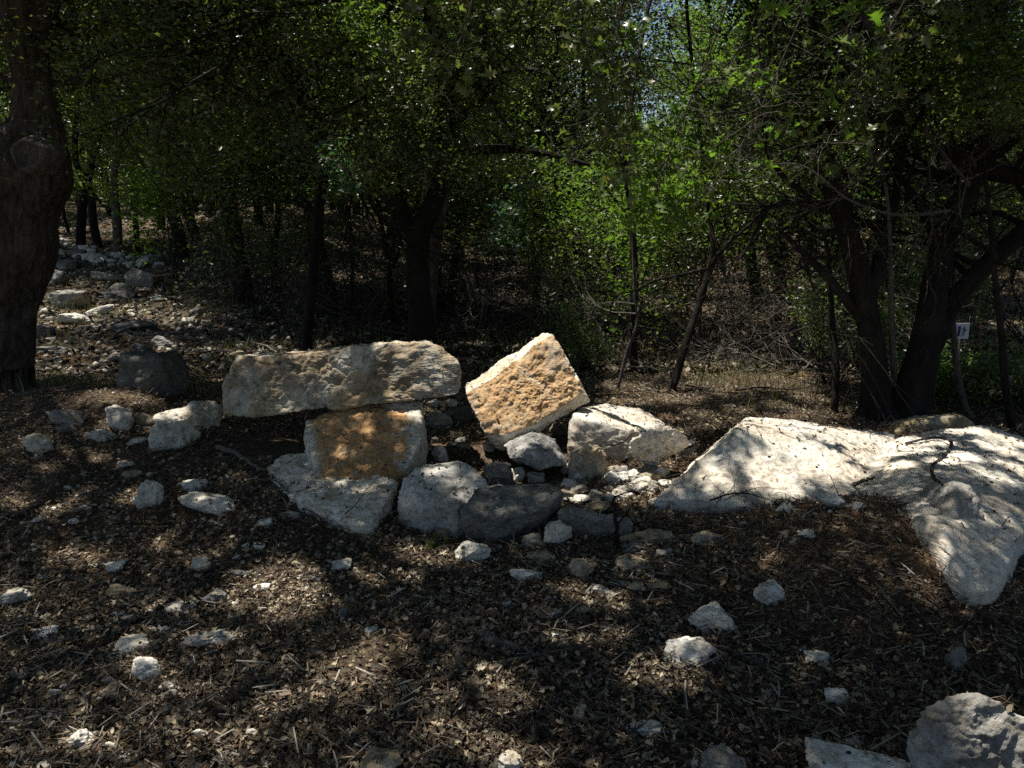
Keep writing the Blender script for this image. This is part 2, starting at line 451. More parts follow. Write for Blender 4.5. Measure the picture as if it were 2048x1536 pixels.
def box_rock(label, x0, y0, x1, y1, mat='white', flat=0.0, level=5, name='rock', group=None, cat='rock', rough=1.0, pits=0, seed=None, tilt=0.25, lift=0.0):
    _seed[0] += 13
    sd = seed or _seed[0]
    r2 = np.random.default_rng(sd)
    g = G((x0 + x1) / 2, y1 - 0.12 * (y1 - y0), 0.0)
    slant = math.hypot(g[1], CAMZ - g[2])
    ppm = FPX / slant
    wd = (x1 - x0) / ppm
    ang = math.atan2(CAMZ - g[2], g[1])
    hv = (y1 - y0) / ppm
    dep = wd * (0.75 + 0.2 * r2.random())
    hh = (hv - dep * math.sin(ang) * 0.75) / math.cos(ang)
    if hh < 0.28 * wd:
        hh = max(0.25 * wd, 0.03)
        dep = min(dep, max(0.3 * wd, (hv - hh * math.cos(ang)) / math.sin(ang) / 0.8))
    n = r2.normal(size=(15, 3)); n /= np.linalg.norm(n, axis=1)[:, None]
    n = np.concatenate([n, np.array([[1, 0, 0.1], [-1, 0.1, 0.1], [0, 1, 0], [0, -1, 0.15], [0.1, 0, 1], [0, 0, -1]])])
    n /= np.linalg.norm(n, axis=1)[:, None]
    d = np.concatenate([r2.uniform(0.62, 1.0, 15), r2.uniform(0.84, 0.98, 6)])
    ax = np.array([wd / 2, dep / 2, hh * 0.62])
    V, Fc, nr = carve_rock(n, d, np.ones(3), level, sd, 44, 0.06, 1.3 * rough, 0, mscale=float(ax.mean()))
    V = V * ax
    if level >= 5:
        me = new_mesh('tmp', V, Fc); nr = np.empty(len(V) * 3, np.float32); me.vertices.foreach_get('normal', nr); nr = nr.reshape(-1, 3); bpy.data.meshes.remove(me)
        V = V + nr * (0.003 * rough * fbm(V * 30, 3, sd + 5, 0.6))[:, None]
        for k in range(pits):
            c = V[r2.integers(len(V))]; rad = r2.uniform(0.006, 0.016)
            V = V - nr * (0.9 * rad * np.exp(-(np.linalg.norm(V - c, axis=1) / rad) ** 2))[:, None]
    a = r2.uniform(-tilt, tilt)
    Rm = np.array([[math.cos(a), 0, -math.sin(a)], [0, 1, 0], [math.sin(a), 0, math.cos(a)]])
    V = V @ Rm.T
    zc = hh * 0.5
    c = np.array([g[0], g[1] + dep * 0.38, 0.0])
    c[2] = terrain(c[0], c[1])[0] + zc - 0.20 * hh + lift
    return place_rock(name, label, V, Fc, c, mat, None, cat, group)

# --- the large stones
def st_lean(P, nr):
    # weathered orange skin only on the broad face that looks at the path
    q = fbm(P * 4.0, 4, 3)
    f = sstep(0.50, 0.72, -nr[:, 1] * 0.80 + nr[:, 2] * 0.55 + 0.10 * q) * (1 - .4 * np.clip(1 - 9 * np.abs(fbm(P * 2.2, 3, 12)), 0, 1))
    return f
hull_rock('boulder', 'upright orange-faced boulder leaning on one corner behind the grey wedge stone', [
    (932, 790, 5.02, 'd'), (1106, 668, 5.32, 'd'), (1140, 722, 5.24, 'd'), (1172, 782, 5.14, 'd'), (1012, 868, 4.86, 'd'), (966, 866, 4.86, 'd'), (945, 822, 4.93, 'd'), (1060, 852, 4.90, 'd'),
    (930, 770, 5.32, 'd'), (1085, 664, 5.52, 'd'), (1098, 668, 5.42, 'd'), (1184, 802, 5.22, 'd'), (1112, 842, 5.04, 'd'), (1004, 902, 4.94, 'd'), (985, 885, 5.02, 'd'),
    (1120, 760, 5.6, 'd'), (980, 850, 5.3, 'd'), (1080, 845, 5.25, 'd')],
    'orange', 7, 140, 0.015, 0.6, back=0, stainf=st_lean, drop=False, chips=8, clo=.975)
hull_rock('boulder', 'long squared slab lying across the brown-stained block', [
    (441, 832, 4.73, 'd'), (446, 748, 4.80, 'd'), (470, 718, 4.82, 'd'), (600, 706, 4.83, 'd'), (780, 698, 4.83, 'd'), (850, 684, 4.85, 'd'), (886, 690, 4.85, 'd'), (915, 722, 4.80, 'd'),
    (924, 772, 4.77, 'd'), (918, 790, 4.76, 'd'), (840, 799, 4.74, 'd'), (700, 812, 4.73, 'd'), (560, 829, 4.72, 'd'), (478, 837, 4.72, 'd'), (455, 835, 4.73, 'd'),
    (480, 711, 5.25, 'd'), (850, 679, 5.25, 'd'), (905, 765, 5.22, 'd'), (460, 800, 5.22, 'd')],
    'long', 7, 140, 0.015, 0.7, back=0, pits=26, drop=False, chips=12, clo=.975)
def st_block(P, nr):
    q = fbm(P * 5.0, 4, 8)
    x = P[:, 0]
    xl = -1.27 + (4.75 - P[:, 1]) * 0.30; xr = -0.70 + (4.75 - P[:, 1]) * 0.15
    q3 = fbm(P * 16, 3, 9)
    f = sstep(-.02, .04, x - xl - .01 + .05 * q + .02 * q3) * (1 - sstep(-.05, .05, x - xr - .04 + 0.13 * q + .03 * q3 + .12 * (P[:, 2] - .2)))
    return np.clip(f, 0, 1) * sstep(-0.5, 0.0, -nr[:, 1] + 0.3 * nr[:, 2] - 0.5 * np.abs(nr[:, 0]))
hull_rock('boulder', 'squat brown-stained block holding up the long slab', [
    (610, 842, 4.75, 'd'), (680, 812, 4.80, 'd'), (842, 800, 4.82, 'd'), (850, 812, 4.88, 'd'), (606, 880, 4.62, 'd'), (620, 944, 4.28, 'd'), (700, 942, 4.26, 'd'), (815, 938, 4.28, 'd'), (842, 880, 4.5, 'd'),
    (621, 970, 4.26, 'd'), (700, 970, 4.23, 'd'), (790, 974, 4.23, 'd'), (822, 946, 4.32, 'd'), (853, 925, 4.75, 'd'), (620, 870, 5.15, 'd'), (848, 850, 5.2, 'd'), (625, 965, 5.0, 'd'), (845, 965, 4.9, 'd')],
    'brown', 7, 140, 0.015, 0.5, back=0, stainf=st_block, drop=False, chips=10, clo=.97)
hull_rock('boulder', 'low pale slab lying flat beneath the brown-stained block', [
    (530, 930, .05), (545, 915, .05), (600, 905, .06), (540, 965, .04), (575, 992, .05), (645, 1018, .06), (735, 1058, .07), (712, 1050, .06), (782, 1000, .09), (795, 960, .09), (700, 960, .08)],
    'white', 6, 80, 0.04, 1.0, back=0.05, pits=16)
hull_rock('boulder', 'rounded grey boulder wedged between the pale slab and the dark slab', [
    (800, 960, .20), (850, 925, .21), (915, 921, .22), (960, 942, .20), (992, 978, .15), (790, 990, .15), (796, 1020, .09), (860, 1052, .03), (905, 1060, .01), (915, 1020, .14)],
    'palegrey', 6, 45, 0.03, 0.7, back=0.12)
hull_rock('boulder', 'dark flat-topped slab propped against the rounded grey boulder', [
    (922, 1018, .17), (950, 976, .19), (1000, 968, .20), (1105, 966, .20), (1127, 982, .19), (1092, 1020, .16), (1010, 1032, .15), (935, 1036, .15), (916, 1056, .05), (935, 1074, .01), (975, 1082, .0), (1060, 1064, .0), (1085, 1052, .02), (1124, 1006, .09)],
    'dark', 6, 110, 0.02, 0.5, back=0.02, drop=False, chips=5)
hull_rock('boulder', 'flat-topped cream block just behind the pitted boulder', [
    (1137, 835, 4.98, 'd'), (1145, 826, 5.05, 'd'), (1170, 812, 5.45, 'd'), (1215, 808, 5.62, 'd'), (1290, 820, 5.6, 'd'), (1330, 845, 5.4, 'd'), (1270, 864, 4.95, 'd'), (1200, 845, 4.96, 'd'),
    (1133, 890, 4.95, 'd'), (1190, 912, 4.92, 'd'), (1260, 915, 4.92, 'd'), (1330, 890, 5.1, 'd')],
    'slab', 6, 110, 0.02, 0.45, back=0.15, drop=True)
hull_rock('boulder', 'dark grey wedge stone at the foot of the upright orange boulder', [
    (1006, 892, 4.72, 'd'), (1062, 862, 4.76, 'd'), (1086, 868, 4.76, 'd'), (1112, 880, 4.74, 'd'), (1137, 922, 4.60, 'd'), (1128, 932, 4.48, 'd'), (1075, 938, 4.42, 'd'), (1020, 918, 4.55, 'd'), (1058, 905, 4.42, 'd'), (1100, 905, 4.48, 'd')],
    'mottled', 6, 120, 0.03, 0.8, back=0.22, pits=8, drop=False, chips=8, clo=.96)
hull_rock('boulder', 'pitted pale boulder covered in small holes', [
    (1256, 888, .22), (1266, 872, .27), (1300, 858, .31), (1345, 850, .33), (1366, 862, .30), (1384, 884, .22), (1358, 908, .14), (1318, 934, .06), (1285, 920, .09), (1258, 905, .14)],
    'white', 6, 22, 0.07, 1.6, back=0.15, pits=34, drop=False)
hull_rock('boulder', 'knobbly cream stone between the wedge stone and the pitted boulder', [
    (1136, 905, .18), (1150, 892, .22), (1195, 886, .22), (1212, 900, .18), (1216, 925, .10), (1195, 955, .02), (1150, 940, .06)],
    'tan', 6, 18, 0.08, 1.7, back=0.1, pits=8)
# great pale slabs on the right
hull_rock('boulder', 'huge white slab whose pointed end is buried in leaf litter', [
    (1300, 1004, .05), (1375, 935, .12), (1420, 900, .22), (1470, 858, .36), (1495, 834, 5.15, 'd'), (1560, 836, 5.2, 'd'), (1660, 852, 5.2, 'd'), (1772, 863, 5.15, 'd'), (1830, 880, 4.95, 'd'), (1800, 930, 4.5, 'd'),
    (1720, 985, 4.05, 'd'), (1640, 1010, 3.95, 'd'), (1450, 1015, .04), (1400, 1000, .08)],
    'slab', 7, 90, 0.012, 0.4, back=0.12, chips=6, clo=.975)
hull_rock('boulder', 'sloping white slab with a dark strap lying on it', [
    (1705, 995, 3.95, 'd'), (1775, 884, 4.75, 'd'), (1830, 866, 4.95, 'd'), (1900, 856, 5.05, 'd'), (1960, 850, 5.1, 'd'), (2060, 876, 5.0, 'd'), (2160, 940, 4.7, 'd'),
    (2064, 1040, .18), (2026, 1110, .13), (1992, 1176, .09), (1945, 1189, .09), (1918, 1170, .10), (1925, 1120, .12), (1880, 1060, .16)],
    'slab', 7, 90, 0.015, 0.45, back=0.1, pits=24, chips=6, clo=.975)
hull_rock('boulder', 'rusty brown stone peeping over the sloping white slab', [
    (1785, 862, 5.35, 'd'), (1835, 838, 5.4, 'd'), (1930, 828, 5.4, 'd'), (1962, 846, 5.4, 'd'), (1900, 900, 5.45, 'd'), (1800, 900, 5.45, 'd')], 'tan', 5, 26, 0.05, 1.0, back=0.3)
hull_rock('boulder', 'big bluish grey boulder cut off by the bottom corner of the view', [
    (1822, 1450, .20), (1850, 1402, .28), (1920, 1380, .34), (1995, 1385, .33), (2080, 1425, .30), (2120, 1500, .2), (2080, 1580, .1), (1900, 1570, .1), (1830, 1520, .1)],
    'grey', 6, 16, 0.06, 1.2, back=0.05)
hull_rock('boulder', 'blunt grey cube of rock standing alone behind the scattered pale stones', [
    (240, 714, gd(290, 783), 'd'), (330, 708, gd(290, 783), 'd'), (345, 735, gd(290, 783) + .08, 'd'), (350, 778, gd(290, 783) + .05, 'd'), (228, 778, gd(290, 783), 'd'), (300, 786, gd(290, 783) - .05, 'd'), (255, 704, gd(290, 783) + .4, 'd'), (325, 702, gd(290, 783) + .4, 'd')], 'dark', 5, 34, 0.06, 1.3, back=0.35)
hull_rock('boulder', 'pale lumpy ledge poking out from under the end of the long slab', [
    (300, 828, .10), (350, 815, .14), (410, 798, .16), (440, 800, .16), (442, 826, .10), (400, 840, .07), (330, 845, .05)], 'white', 5, 20, 0.07, 1.4, back=0.1)
hull_rock('boulder', 'pitted white stone just below the pale lumpy ledge', [
    (292, 862, .14), (320, 845, .17), (375, 836, .18), (395, 850, .13), (380, 872, .07), (350, 892, .02), (298, 888, .02)], 'white', 5, 18, 0.08, 1.6, back=0.06, pits=14)

def surf_depth(o_v, px, py):
    o, Vw = o_v; r_ = ray(px, py); r_ = r_ / r_[1]
    t = Vw[:, 1]; q = Vw - CAM; cr = np.linalg.norm(np.cross(q, r_), axis=1)
    return float(t[cr < cr.min() + .03].min())
dq = surf_depth([q for q in ROCKS if q[0]['label'].startswith('sloping white slab')][0], 1920, 1010)
hull_rock('rock', 'faceted grey stone leaning on the sloping white slab', [
    (1866, 1030, dq - .02, 'd'), (1888, 985, dq + .02, 'd'), (1908, 966, dq + .04, 'd'), (1944, 970, dq + .04, 'd'), (1956, 1008, dq, 'd'), (1974, 1042, dq - .06, 'd'), (1905, 1044, dq - .16, 'd'), (1920, 1000, dq - .12, 'd'), (1870, 1042, dq - .10, 'd')],
    'grey', 5, 44, 0.05, 1.0, back=0.2, drop=False, cat='rock', chips=10)
rr0 = np.random.default_rng(909)
# --- medium stones: label, px box in the photograph
MED = [
 ('round white stone with a dark shadowed side beside the pitted white stone', 196, 812, 266, 873, 'white', 4),
 ('small cream stone tucked behind the round white stone', 262, 824, 300, 855, 'tan', 0),
 ('blunt pale rock alone near the oak mulch', 30, 868, 98, 918, 'white', 0),
 ('low dim shard beneath the oak mulch bank', 76, 826, 165, 860, 'grey', 0),
 ('small oval stone in front of the low dim shard', 103, 843, 144, 870, 'grey', 0),
 ('white lump partly hidden under the round white stone', 168, 856, 216, 890, 'white', 0),
 ('small white lump between two pitted stones', 252, 872, 292, 892, 'white', 0),
 ('upright white stone with flecks beside the flat pitted stone', 261, 958, 315, 1024, 'white', 6),
 ('half-buried cream stone above the flat pitted stone', 350, 958, 410, 986, 'white', 0),
 ('flat pitted white stone shaped like a fish', 352, 994, 466, 1040, 'white', 12),
 ('small pebble-like stone above the upright white stone', 240, 938, 276, 962, 'tan', 0),
 ('squarish bright white stone alone in brown leaves', 377, 1116, 420, 1150, 'white', 0),
 ('rounded pale stone level with the squarish bright one', 202, 1121, 248, 1152, 'white', 0),
 ('long brownish flat stone with layered sides', 209, 1172, 288, 1198, 'tan', 0),
 ('pointed white shard cut by the edge of the view', -20, 1176, 50, 1214, 'white', 0),
 ('crumbly white stone with ridged top', 325, 1200, 386, 1234, 'white', 0),
 ('smooth mauve-grey flat stone standing on edge', 404, 1182, 450, 1220, 'grey', 0),
 ('flat bluish shard near the big round pair', 220, 1228, 288, 1254, 'grey', 0),
 ('larger rounded stone of the pair above the snow-white one', 217, 1270, 293, 1318, 'white', 0),
 ('brightest snow-white rounded stone below the larger rounded one', 254, 1314, 320, 1372, 'white', 0),
 ('small angular block in front of a pointed chip', 184, 1368, 236, 1402, 'tan', 0),
 ('pointed chip behind the small angular block', 200, 1356, 230, 1380, 'grey', 0),
 ('wide flat white stone with a notched lower edge', 360, 1258, 462, 1306, 'white', 4),
 ('little flat stone beside the wide notched stone', 305, 1252, 350, 1275, 'white', 0),
 ('tiny square white stone by the crumbly ridged stone', 282, 1214, 310, 1233, 'white', 0),
 ('small pinkish shard under the long brownish stone', 224, 1200, 262, 1218, 'tan', 0),
 ('forked white shard near the grey finger-shaped one', 38, 1250, 106, 1282, 'white', 0),
 ('grey finger-shaped shard beside the forked one', 74, 1270, 124, 1291, 'grey', 0),
 ('small white cube of stone between shards', 130, 1250, 156, 1268, 'white', 0),
 ('white stone with leaves over its lower tip', 120, 1462, 180, 1506, 'white', 0),
 ('dull stone next to the leaf-covered one', 228, 1454, 264, 1482, 'grey', 0),
 ('long grey shard pointing up the slope', 68, 1418, 136, 1455, 'grey', 0),
 ('white chip half in view under the long grey shard', 66, 1524, 96, 1550, 'white', 0),
 ('pale stone with one bright corner in a sunlit leaf patch', 654, 1120, 702, 1148, 'white', 0),
 ('tiny bright stone just below the sunlit-corner stone', 620, 1150, 646, 1164, 'white', 0),
 ('thin long chip lying flat in brown leaves', 462, 1140, 516, 1158, 'grey', 0),
 ('little white stone right of the fish-shaped one', 558, 1020, 610, 1038, 'white', 0),
 ('half-sunk pale stone under the low slab tip', 512, 1036, 546, 1058, 'white', 0),
 ('white stone with a grey dent below the dark slab', 906, 1080, 980, 1132, 'white', 0),
 ('small fragment under the corner of the dark slab', 866, 1054, 902, 1082, 'tan', 0),
 ('round grey cobble beside the propped dark slab', 1083, 1038, 1148, 1097, 'white', 0),
 ('dim broken stone behind the round grey cobble', 1040, 1062, 1082, 1100, 'tan', 0),
 ('flat pinkish stone below the round cobble', 1047, 1102, 1110, 1130, 'tan', 0),
 ('paired white chips on dark leaves', 1020, 1136, 1086, 1165, 'white', 0),
 ('dome-shaped cream stone half buried in leaves', 1134, 1118, 1196, 1164, 'tan', 6),
 ('small triangular stone near the curled leaf patch', 1298, 1160, 1342, 1190, 'tan', 0),
 ('bright little stone among curled tan leaves', 1254, 1165, 1290, 1192, 'tan', 0),
 ('ragged layered golden stone below the rusty flat one', 1234, 1104, 1312, 1146, 'tan', 0),
 ('dark little stone sandwiched above the layered golden one', 1240, 1088, 1290, 1110, 'grey', 0),
 ('flat spindle-shaped stone with a rusty patch', 1242, 1056, 1366, 1098, 'tan', 0),
 ('twin white chips beside the spindle-shaped stone', 1314, 1096, 1348, 1120, 'white', 0),
 ('elongated buff stone tilted on the mulch slope', 1386, 1055, 1446, 1093, 'tan', 0),
 ('pale wedge resting on the long grey bar of stone', 1124, 986, 1188, 1014, 'white', 0),
 ('thin lens-shaped stone lying on the long grey bar', 1166, 1004, 1224, 1032, 'tan', 0),
 ('white stub beside the upright stick', 1206, 982, 1242, 1012, 'white', 0),
 ('white cobble in the heap under the pitted boulder', 1256, 956, 1320, 992, 'white', 3),
 ('grey-white cobble touching the heap under the pitted boulder', 1210, 938, 1262, 972, 'white', 0),
 ('dull round cobble topping the heap beneath the pitted boulder', 1268, 924, 1320, 956, 'grey', 0),
 ('curved strip of stone behind the heaped cobbles', 1205, 930, 1260, 950, 'tan', 0),
 ('small white nub below the heaped cobbles', 1228, 968, 1262, 992, 'white', 0),
 ('grey stone tucked behind the dark slab', 958, 925, 1026, 985, 'grey', 0),
 ('upright white finger of stone behind the dark slab', 1022, 932, 1052, 968, 'white', 0),
 ('broken white lump behind the dark slab beside the finger of stone', 1050, 944, 1092, 972, 'white', 0),
 ('sunlit white stone in the gap beside the brown-stained block', 862, 884, 892, 926, 'white', 0),
 ('upright tan chip in the gap behind the rounded grey boulder', 900, 862, 928, 888, 'tan', 0),
 ('dusky rounded stone in the gap below the long slab end', 848, 820, 908, 862, 'grey', 0),
 ('dark cube-like stone jammed against the upright orange boulder', 902, 806, 948, 852, 'dark', 0),
 ('white pebble-sized chunk under the raised end of the long slab', 852, 796, 884, 818, 'white', 0),
 ('second pale chunk under the raised end of the long slab', 886, 798, 920, 820, 'white', 0),
 ('cream stone under the overhanging edge of the upright orange boulder', 1098, 842, 1134, 876, 'tan', 0),
 ('small white stone in shadow under the upright orange boulder', 966, 882, 990, 906, 'white', 0),
 ('brown scrap of rock sitting on the flat-topped cream block', 1284, 840, 1336, 862, 'tan', 0),
 ('pale stone bridging the pitted boulder and the huge white slab', 1356, 876, 1402, 912, 'white', 3),
 ('stone hump at the front lip of the huge white slab', 1634, 978, 1708, 1024, 'palegrey', 0),
 ('small pale stone capping the mulch next to the stone hump', 1560, 1000, 1600, 1026, 'white', 0),
 ('little white stone on the other flank of the stone hump', 1702, 1002, 1736, 1022, 'white', 0),
 ('small white stone on top of the mulch mound', 1864, 1028, 1894, 1048, 'white', 0),
 ('sliver of white stone against the sloping slab edge', 1940, 1048, 1966, 1068, 'white', 0),
 ('little pale stone near the short upright twig', 1600, 1060, 1632, 1080, 'white', 0),
 ('pentagonal grey-white stone on the mulch slope', 1514, 1157, 1576, 1216, 'white', 0),
 ('thick white stone with a brown dimple', 1379, 1209, 1476, 1272, 'white', 4),
 ('speckled flat stone touching the brown-dimpled one', 1330, 1268, 1441, 1340, 'white', 12),
 ('notched white stone on dark mulch', 1611, 1300, 1666, 1338, 'white', 0),
 ('narrow upright stone in dark mulch', 1898, 1295, 1934, 1352, 'grey', 0),
 ('rounded bluish white stone alone in dark leaves', 1654, 1374, 1704, 1418, 'white', 0),
 ('wide pale rock cut by the bottom of the view', 1630, 1494, 1856, 1600, 'white', 0),
 ('small dusky stone touching the wide pale rock', 1692, 1472, 1746, 1502, 'grey', 0),
 ('half-shaded rock by a thin twig near the bottom edge', 1412, 1500, 1502, 1570, 'grey', 0),
 ('white stone crossed by thin twig shadows', 1258, 1442, 1336, 1478, 'white', 0),
 ('small pointed stone poking through leaves', 1148, 1410, 1176, 1450, 'tan', 0),
 ('bright white rock cut by the bottom edge near sunlit leaves', 980, 1510, 1038, 1560, 'white', 0),
 ('broad cream rock cut by the bottom edge', 714, 1508, 798, 1570, 'tan', 0),
 ('crescent-shaped thin stone lying on bare soil', 674, 1212, 700, 1246, 'grey', 0),
 # up the slope
 ('large grey boulder with a rusty underside on the stony slope', 94, 574, 172, 622, 'grey', 0),
 ('dark humped boulder in dappled light on the slope', 200, 566, 268, 602, 'dark', 0),
 ('pale-topped boulder highest on the shaded slope', 240, 536, 310, 580, 'grey', 0),
 ('low dark boulder with a shadowed front in the sunny stony strip', 212, 636, 302, 668, 'dark', 0),
 ('dark stump-like boulder beside the oak trunk', 62, 646, 106, 684, 'dark', 0),
 ('grey boulder half hidden behind the oak trunk', 74, 540, 128, 574, 'grey', 0),
 ('small dome of rock behind the grey cube of rock', 256, 686, 302, 712, 'dark', 0),
 ('white stone touching the grey cube of rock', 214, 704, 240, 724, 'white', 0),
 ('cream stone with a notched side behind the long slab', 456, 700, 492, 722, 'tan', 0),
 ('grey stone beside thin saplings on the forest floor', 376, 612, 410, 634, 'grey', 0),
 ('white stone at the edge of the sunny stony strip', 362, 636, 390, 652, 'white', 0),
 ('lone bright stone above the sunny stony strip', 304, 590, 324, 602, 'white', 0),
]
for (lb, x0, y0, x1, y1, mt, pt) in MED:
    size = x1 - x0
    box_rock(lb, x0, y0, x1, y1, mt, level=6 if size > 90 else (5 if size > 38 else 4), pits=pt, name='boulder' if size > 85 and 'boulder' in lb else 'rock')

# long grey bar of stone
hull_rock('rock', 'long grey bar of stone behind the round grey cobble', [
    (1114, 1018, .13), (1135, 1012, .14), (1200, 1030, .12), (1262, 1038, .10), (1268, 1050, .07), (1235, 1072, .0), (1150, 1066, .0), (1118, 1045, .04)], 'grey', 6, 34, 0.04, 0.9, back=0.06, cat='rock')

# ledge stones
for lb, x0, y0, x1, y1, mt in [
 ('long pale ledge stone just under the crest of bleached rubble', 150, 508, 215, 530, 'white'),
 ('grey ledge stone tilted beside the oak on the slope', 96, 520, 150, 545, 'grey'),
 ('weathered ledge stone near the end of the bleached rubble', 262, 512, 316, 534, 'palegrey'),
 ('flat slab of rock half in shade on the slope', 176, 544, 238, 566, 'grey'),
 ('broad low ledge stone in the sunny stony strip', 158, 612, 232, 632, 'palegrey'),
 ('cracked flat stone at the lower rim of the sunny strip', 110, 628, 176, 652, 'palegrey'),
 ('small ledge of rock in shade below the sunny strip', 300, 676, 350, 700, 'grey'),
 ('flat stone on the shaded ground beside the oak base', 70, 690, 130, 712, 'grey')]:
    box_rock(lb, x0, y0, x1, y1, mt, level=5)
# packing stones between the stack and the white slab
for k in range(46):
    t = rr0.random(); px = 1130 + 250 * t + rr0.normal() * 22; py = 935 + 75 * rr0.random() + 20 * t
    s_ = rr0.uniform(13, 42)
    box_rock('small pale rubble stone packed among the heap between the boulders', px - s_ / 2, py - s_ * .7, px + s_ / 2, py, rr0.choice(['white', 'tan', 'white', 'grey']), level=4, group='rubble packed between the boulders', name='rock')
for k in range(16):
    px = rr0.uniform(846, 935); py = rr0.uniform(815, 915); s_ = rr0.uniform(12, 30)
    box_rock('small rubble stone wedged in the gap behind the stack', px - s_ / 2, py - s_ * .7, px + s_ / 2, py, rr0.choice(['white', 'tan', 'grey']), level=4, group='rubble wedged behind the stack', name='rock')
# --- bleached rubble on the crest of the slope
rr = np.random.default_rng(21)
for k in range(50):
    t = rr.random()
    px = 104 + 210 * t + rr.normal() * 6; py = 487 + 42 * t + rr.uniform(0, 22)
    s = rr.uniform(9, 34) * (1 - 0.3 * t)
    box_rock('bleached stone in the rubble strewn along the crest of the slope', px - s / 2, py - s * 0.5, px + s / 2, py, rr.choice(['white', 'white', 'grey']), level=3, group='bleached stones along the slope crest', name='rock')
for k in range(52):
    px = rr.uniform(64, 430); py = rr.uniform(598, 715)
    s = rr.uniform(7, 24)
    box_rock('small stone scattered over the lower stony slope', px - s / 2, py - s * 0.45, px + s / 2, py, rr.choice(['white', 'grey', 'grey', 'dark']), level=3, group='small stones scattered on the slope', name='rock')
for k in range(150):
    px = rr.uniform(0, 640) if k < 110 else rr.uniform(640, 1320); py = rr.uniform(930, 1530) if k < 110 else rr.uniform(1090, 1300)
    s = 9 + 24 * rr.random() ** 2.2
    box_rock('small pale stone lying in the leaf litter of the open bank', px - s / 2, py - s * 0.6, px + s / 2, py, rr.choice(['white', 'white', 'tan', 'palegrey']), level=4, group='small stones in the leaf litter', name='pebble', cat='pebble')
for k in range(34):
    px = rr.uniform(1480, 1960); py = rr.uniform(1020, 1100) 
    s = rr.uniform(8, 20)
    box_rock('small pale stone sunk in the dark mulch of the mound', px - s / 2, py - s * 0.7, px + s / 2, py, rr.choice(['white', 'tan']), level=3, group='small stones in the mulch mound', name='pebble', cat='pebble')

# ------------------------------------------------------------------ tubes (trunks, limbs, twigs)
class Tubes:
    def __init__(s): s.V = []; s.F = []; s.n = 0
    def add(s, pts, radii, sides=6, bark=0.0, seed=0):
        pts = np.asarray(pts, float); radii = np.asarray(radii, float)
        n = len(pts)
        tg = np.gradient(pts, axis=0); tg /= np.linalg.norm(tg, axis=1)[:, None] + 1e-9
        ref = np.array([1.0, 0.02, 0.03]) if abs(tg[0][0]) < 0.9 else np.array([0, 1.0, 0.1])
        a = np.cross(tg, ref); a /= np.linalg.norm(a, axis=1)[:, None] + 1e-9
        b = np.cross(tg, a)
        th = np.linspace(0, 2 * np.pi, sides, endpoint=False)
        R = radii[:, None] * np.ones(sides)[None]
        if bark:
            Q = np.stack([np.cos(th)[None] * 2.2 + 0 * R, np.sin(th)[None] * 2.2 + 0 * R, (np.concatenate([[0], np.cumsum(np.linalg.norm(np.diff(pts, axis=0), axis=1))]) * 1.6)[:, None] + 0 * R], -1).reshape(-1, 3)
            q = fbm(Q * 1.0, 3, seed).reshape(n, sides)
            Q2 = Q * np.array([3.4, 3.4, 2.6])
            q2 = 1 - np.abs(fbm(Q2, 3, seed + 3)).reshape(n, sides)
            R = R * (1 + bark * q + bark * 0.8 * (q2 - 0.7))
        ring = pts[:, None] + R[..., None] * (np.cos(th)[None, :, None] * a[:, None] + np.sin(th)[None, :, None] * b[:, None])
        s.V.append(ring.reshape(-1, 3))
        i = np.arange(n * sides).reshape(n, sides) + s.n
        j = np.roll(i, -1, 1)
        s.F.append(np.stack([i[:-1].ravel(), i[1:].ravel(), j[1:].ravel(), j[:-1].ravel()], 1))
        s.n += n * sides
    def build(s, name, mat, parent=None, origin=(0, 0, 0), smooth=True):
        V = np.concatenate(s.V) - np.asarray(origin)
        return add_obj(name, new_mesh(name, V, np.concatenate(s.F), M[mat], smooth), parent)

def smooth_path(P, n):
    P = np.asarray(P, float)
    t = np.linspace(0, len(P) - 1, n); out = []
    for x in t:
        i = min(int(x), len(P) - 2); f = x - i
        p0 = P[max(i - 1, 0)]; p1 = P[i]; p2 = P[i + 1]; p3 = P[min(i + 2, len(P) - 1)]
        out.append(0.5 * ((2 * p1) + (-p0 + p2) * f + (2 * p0 - 5 * p1 + 4 * p2 - p3) * f * f + (-p0 + 3 * p1 - 3 * p2 + p3) * f ** 3))
    return np.array(out)

def wander(p, d, length, n, wig, r, up=0.0):
    pts = [np.array(p, float)]; d = np.array(d, float); d /= np.linalg.norm(d)
    st = length / n
    for k in range(n):
        d = d + r.normal(size=3) * wig; d[2] += up / n
        d /= np.linalg.norm(d)
        pts.append(pts[-1] + d * st)
    return np.array(pts)

BIG = None
def blocks_sun(P):
    global BIG
    if BIG is None: BIG = [(g, r_) for g, r_ in zip(GP, GR) if r_ > .07]
    for g, r_ in BIG:
        v = P - g; t = v @ SUNV
        dd = np.linalg.norm(v - t[:, None] * SUNV, axis=1)
        if ((t > 1.0) & (dd < r_ + .03)).any(): return True
    return False

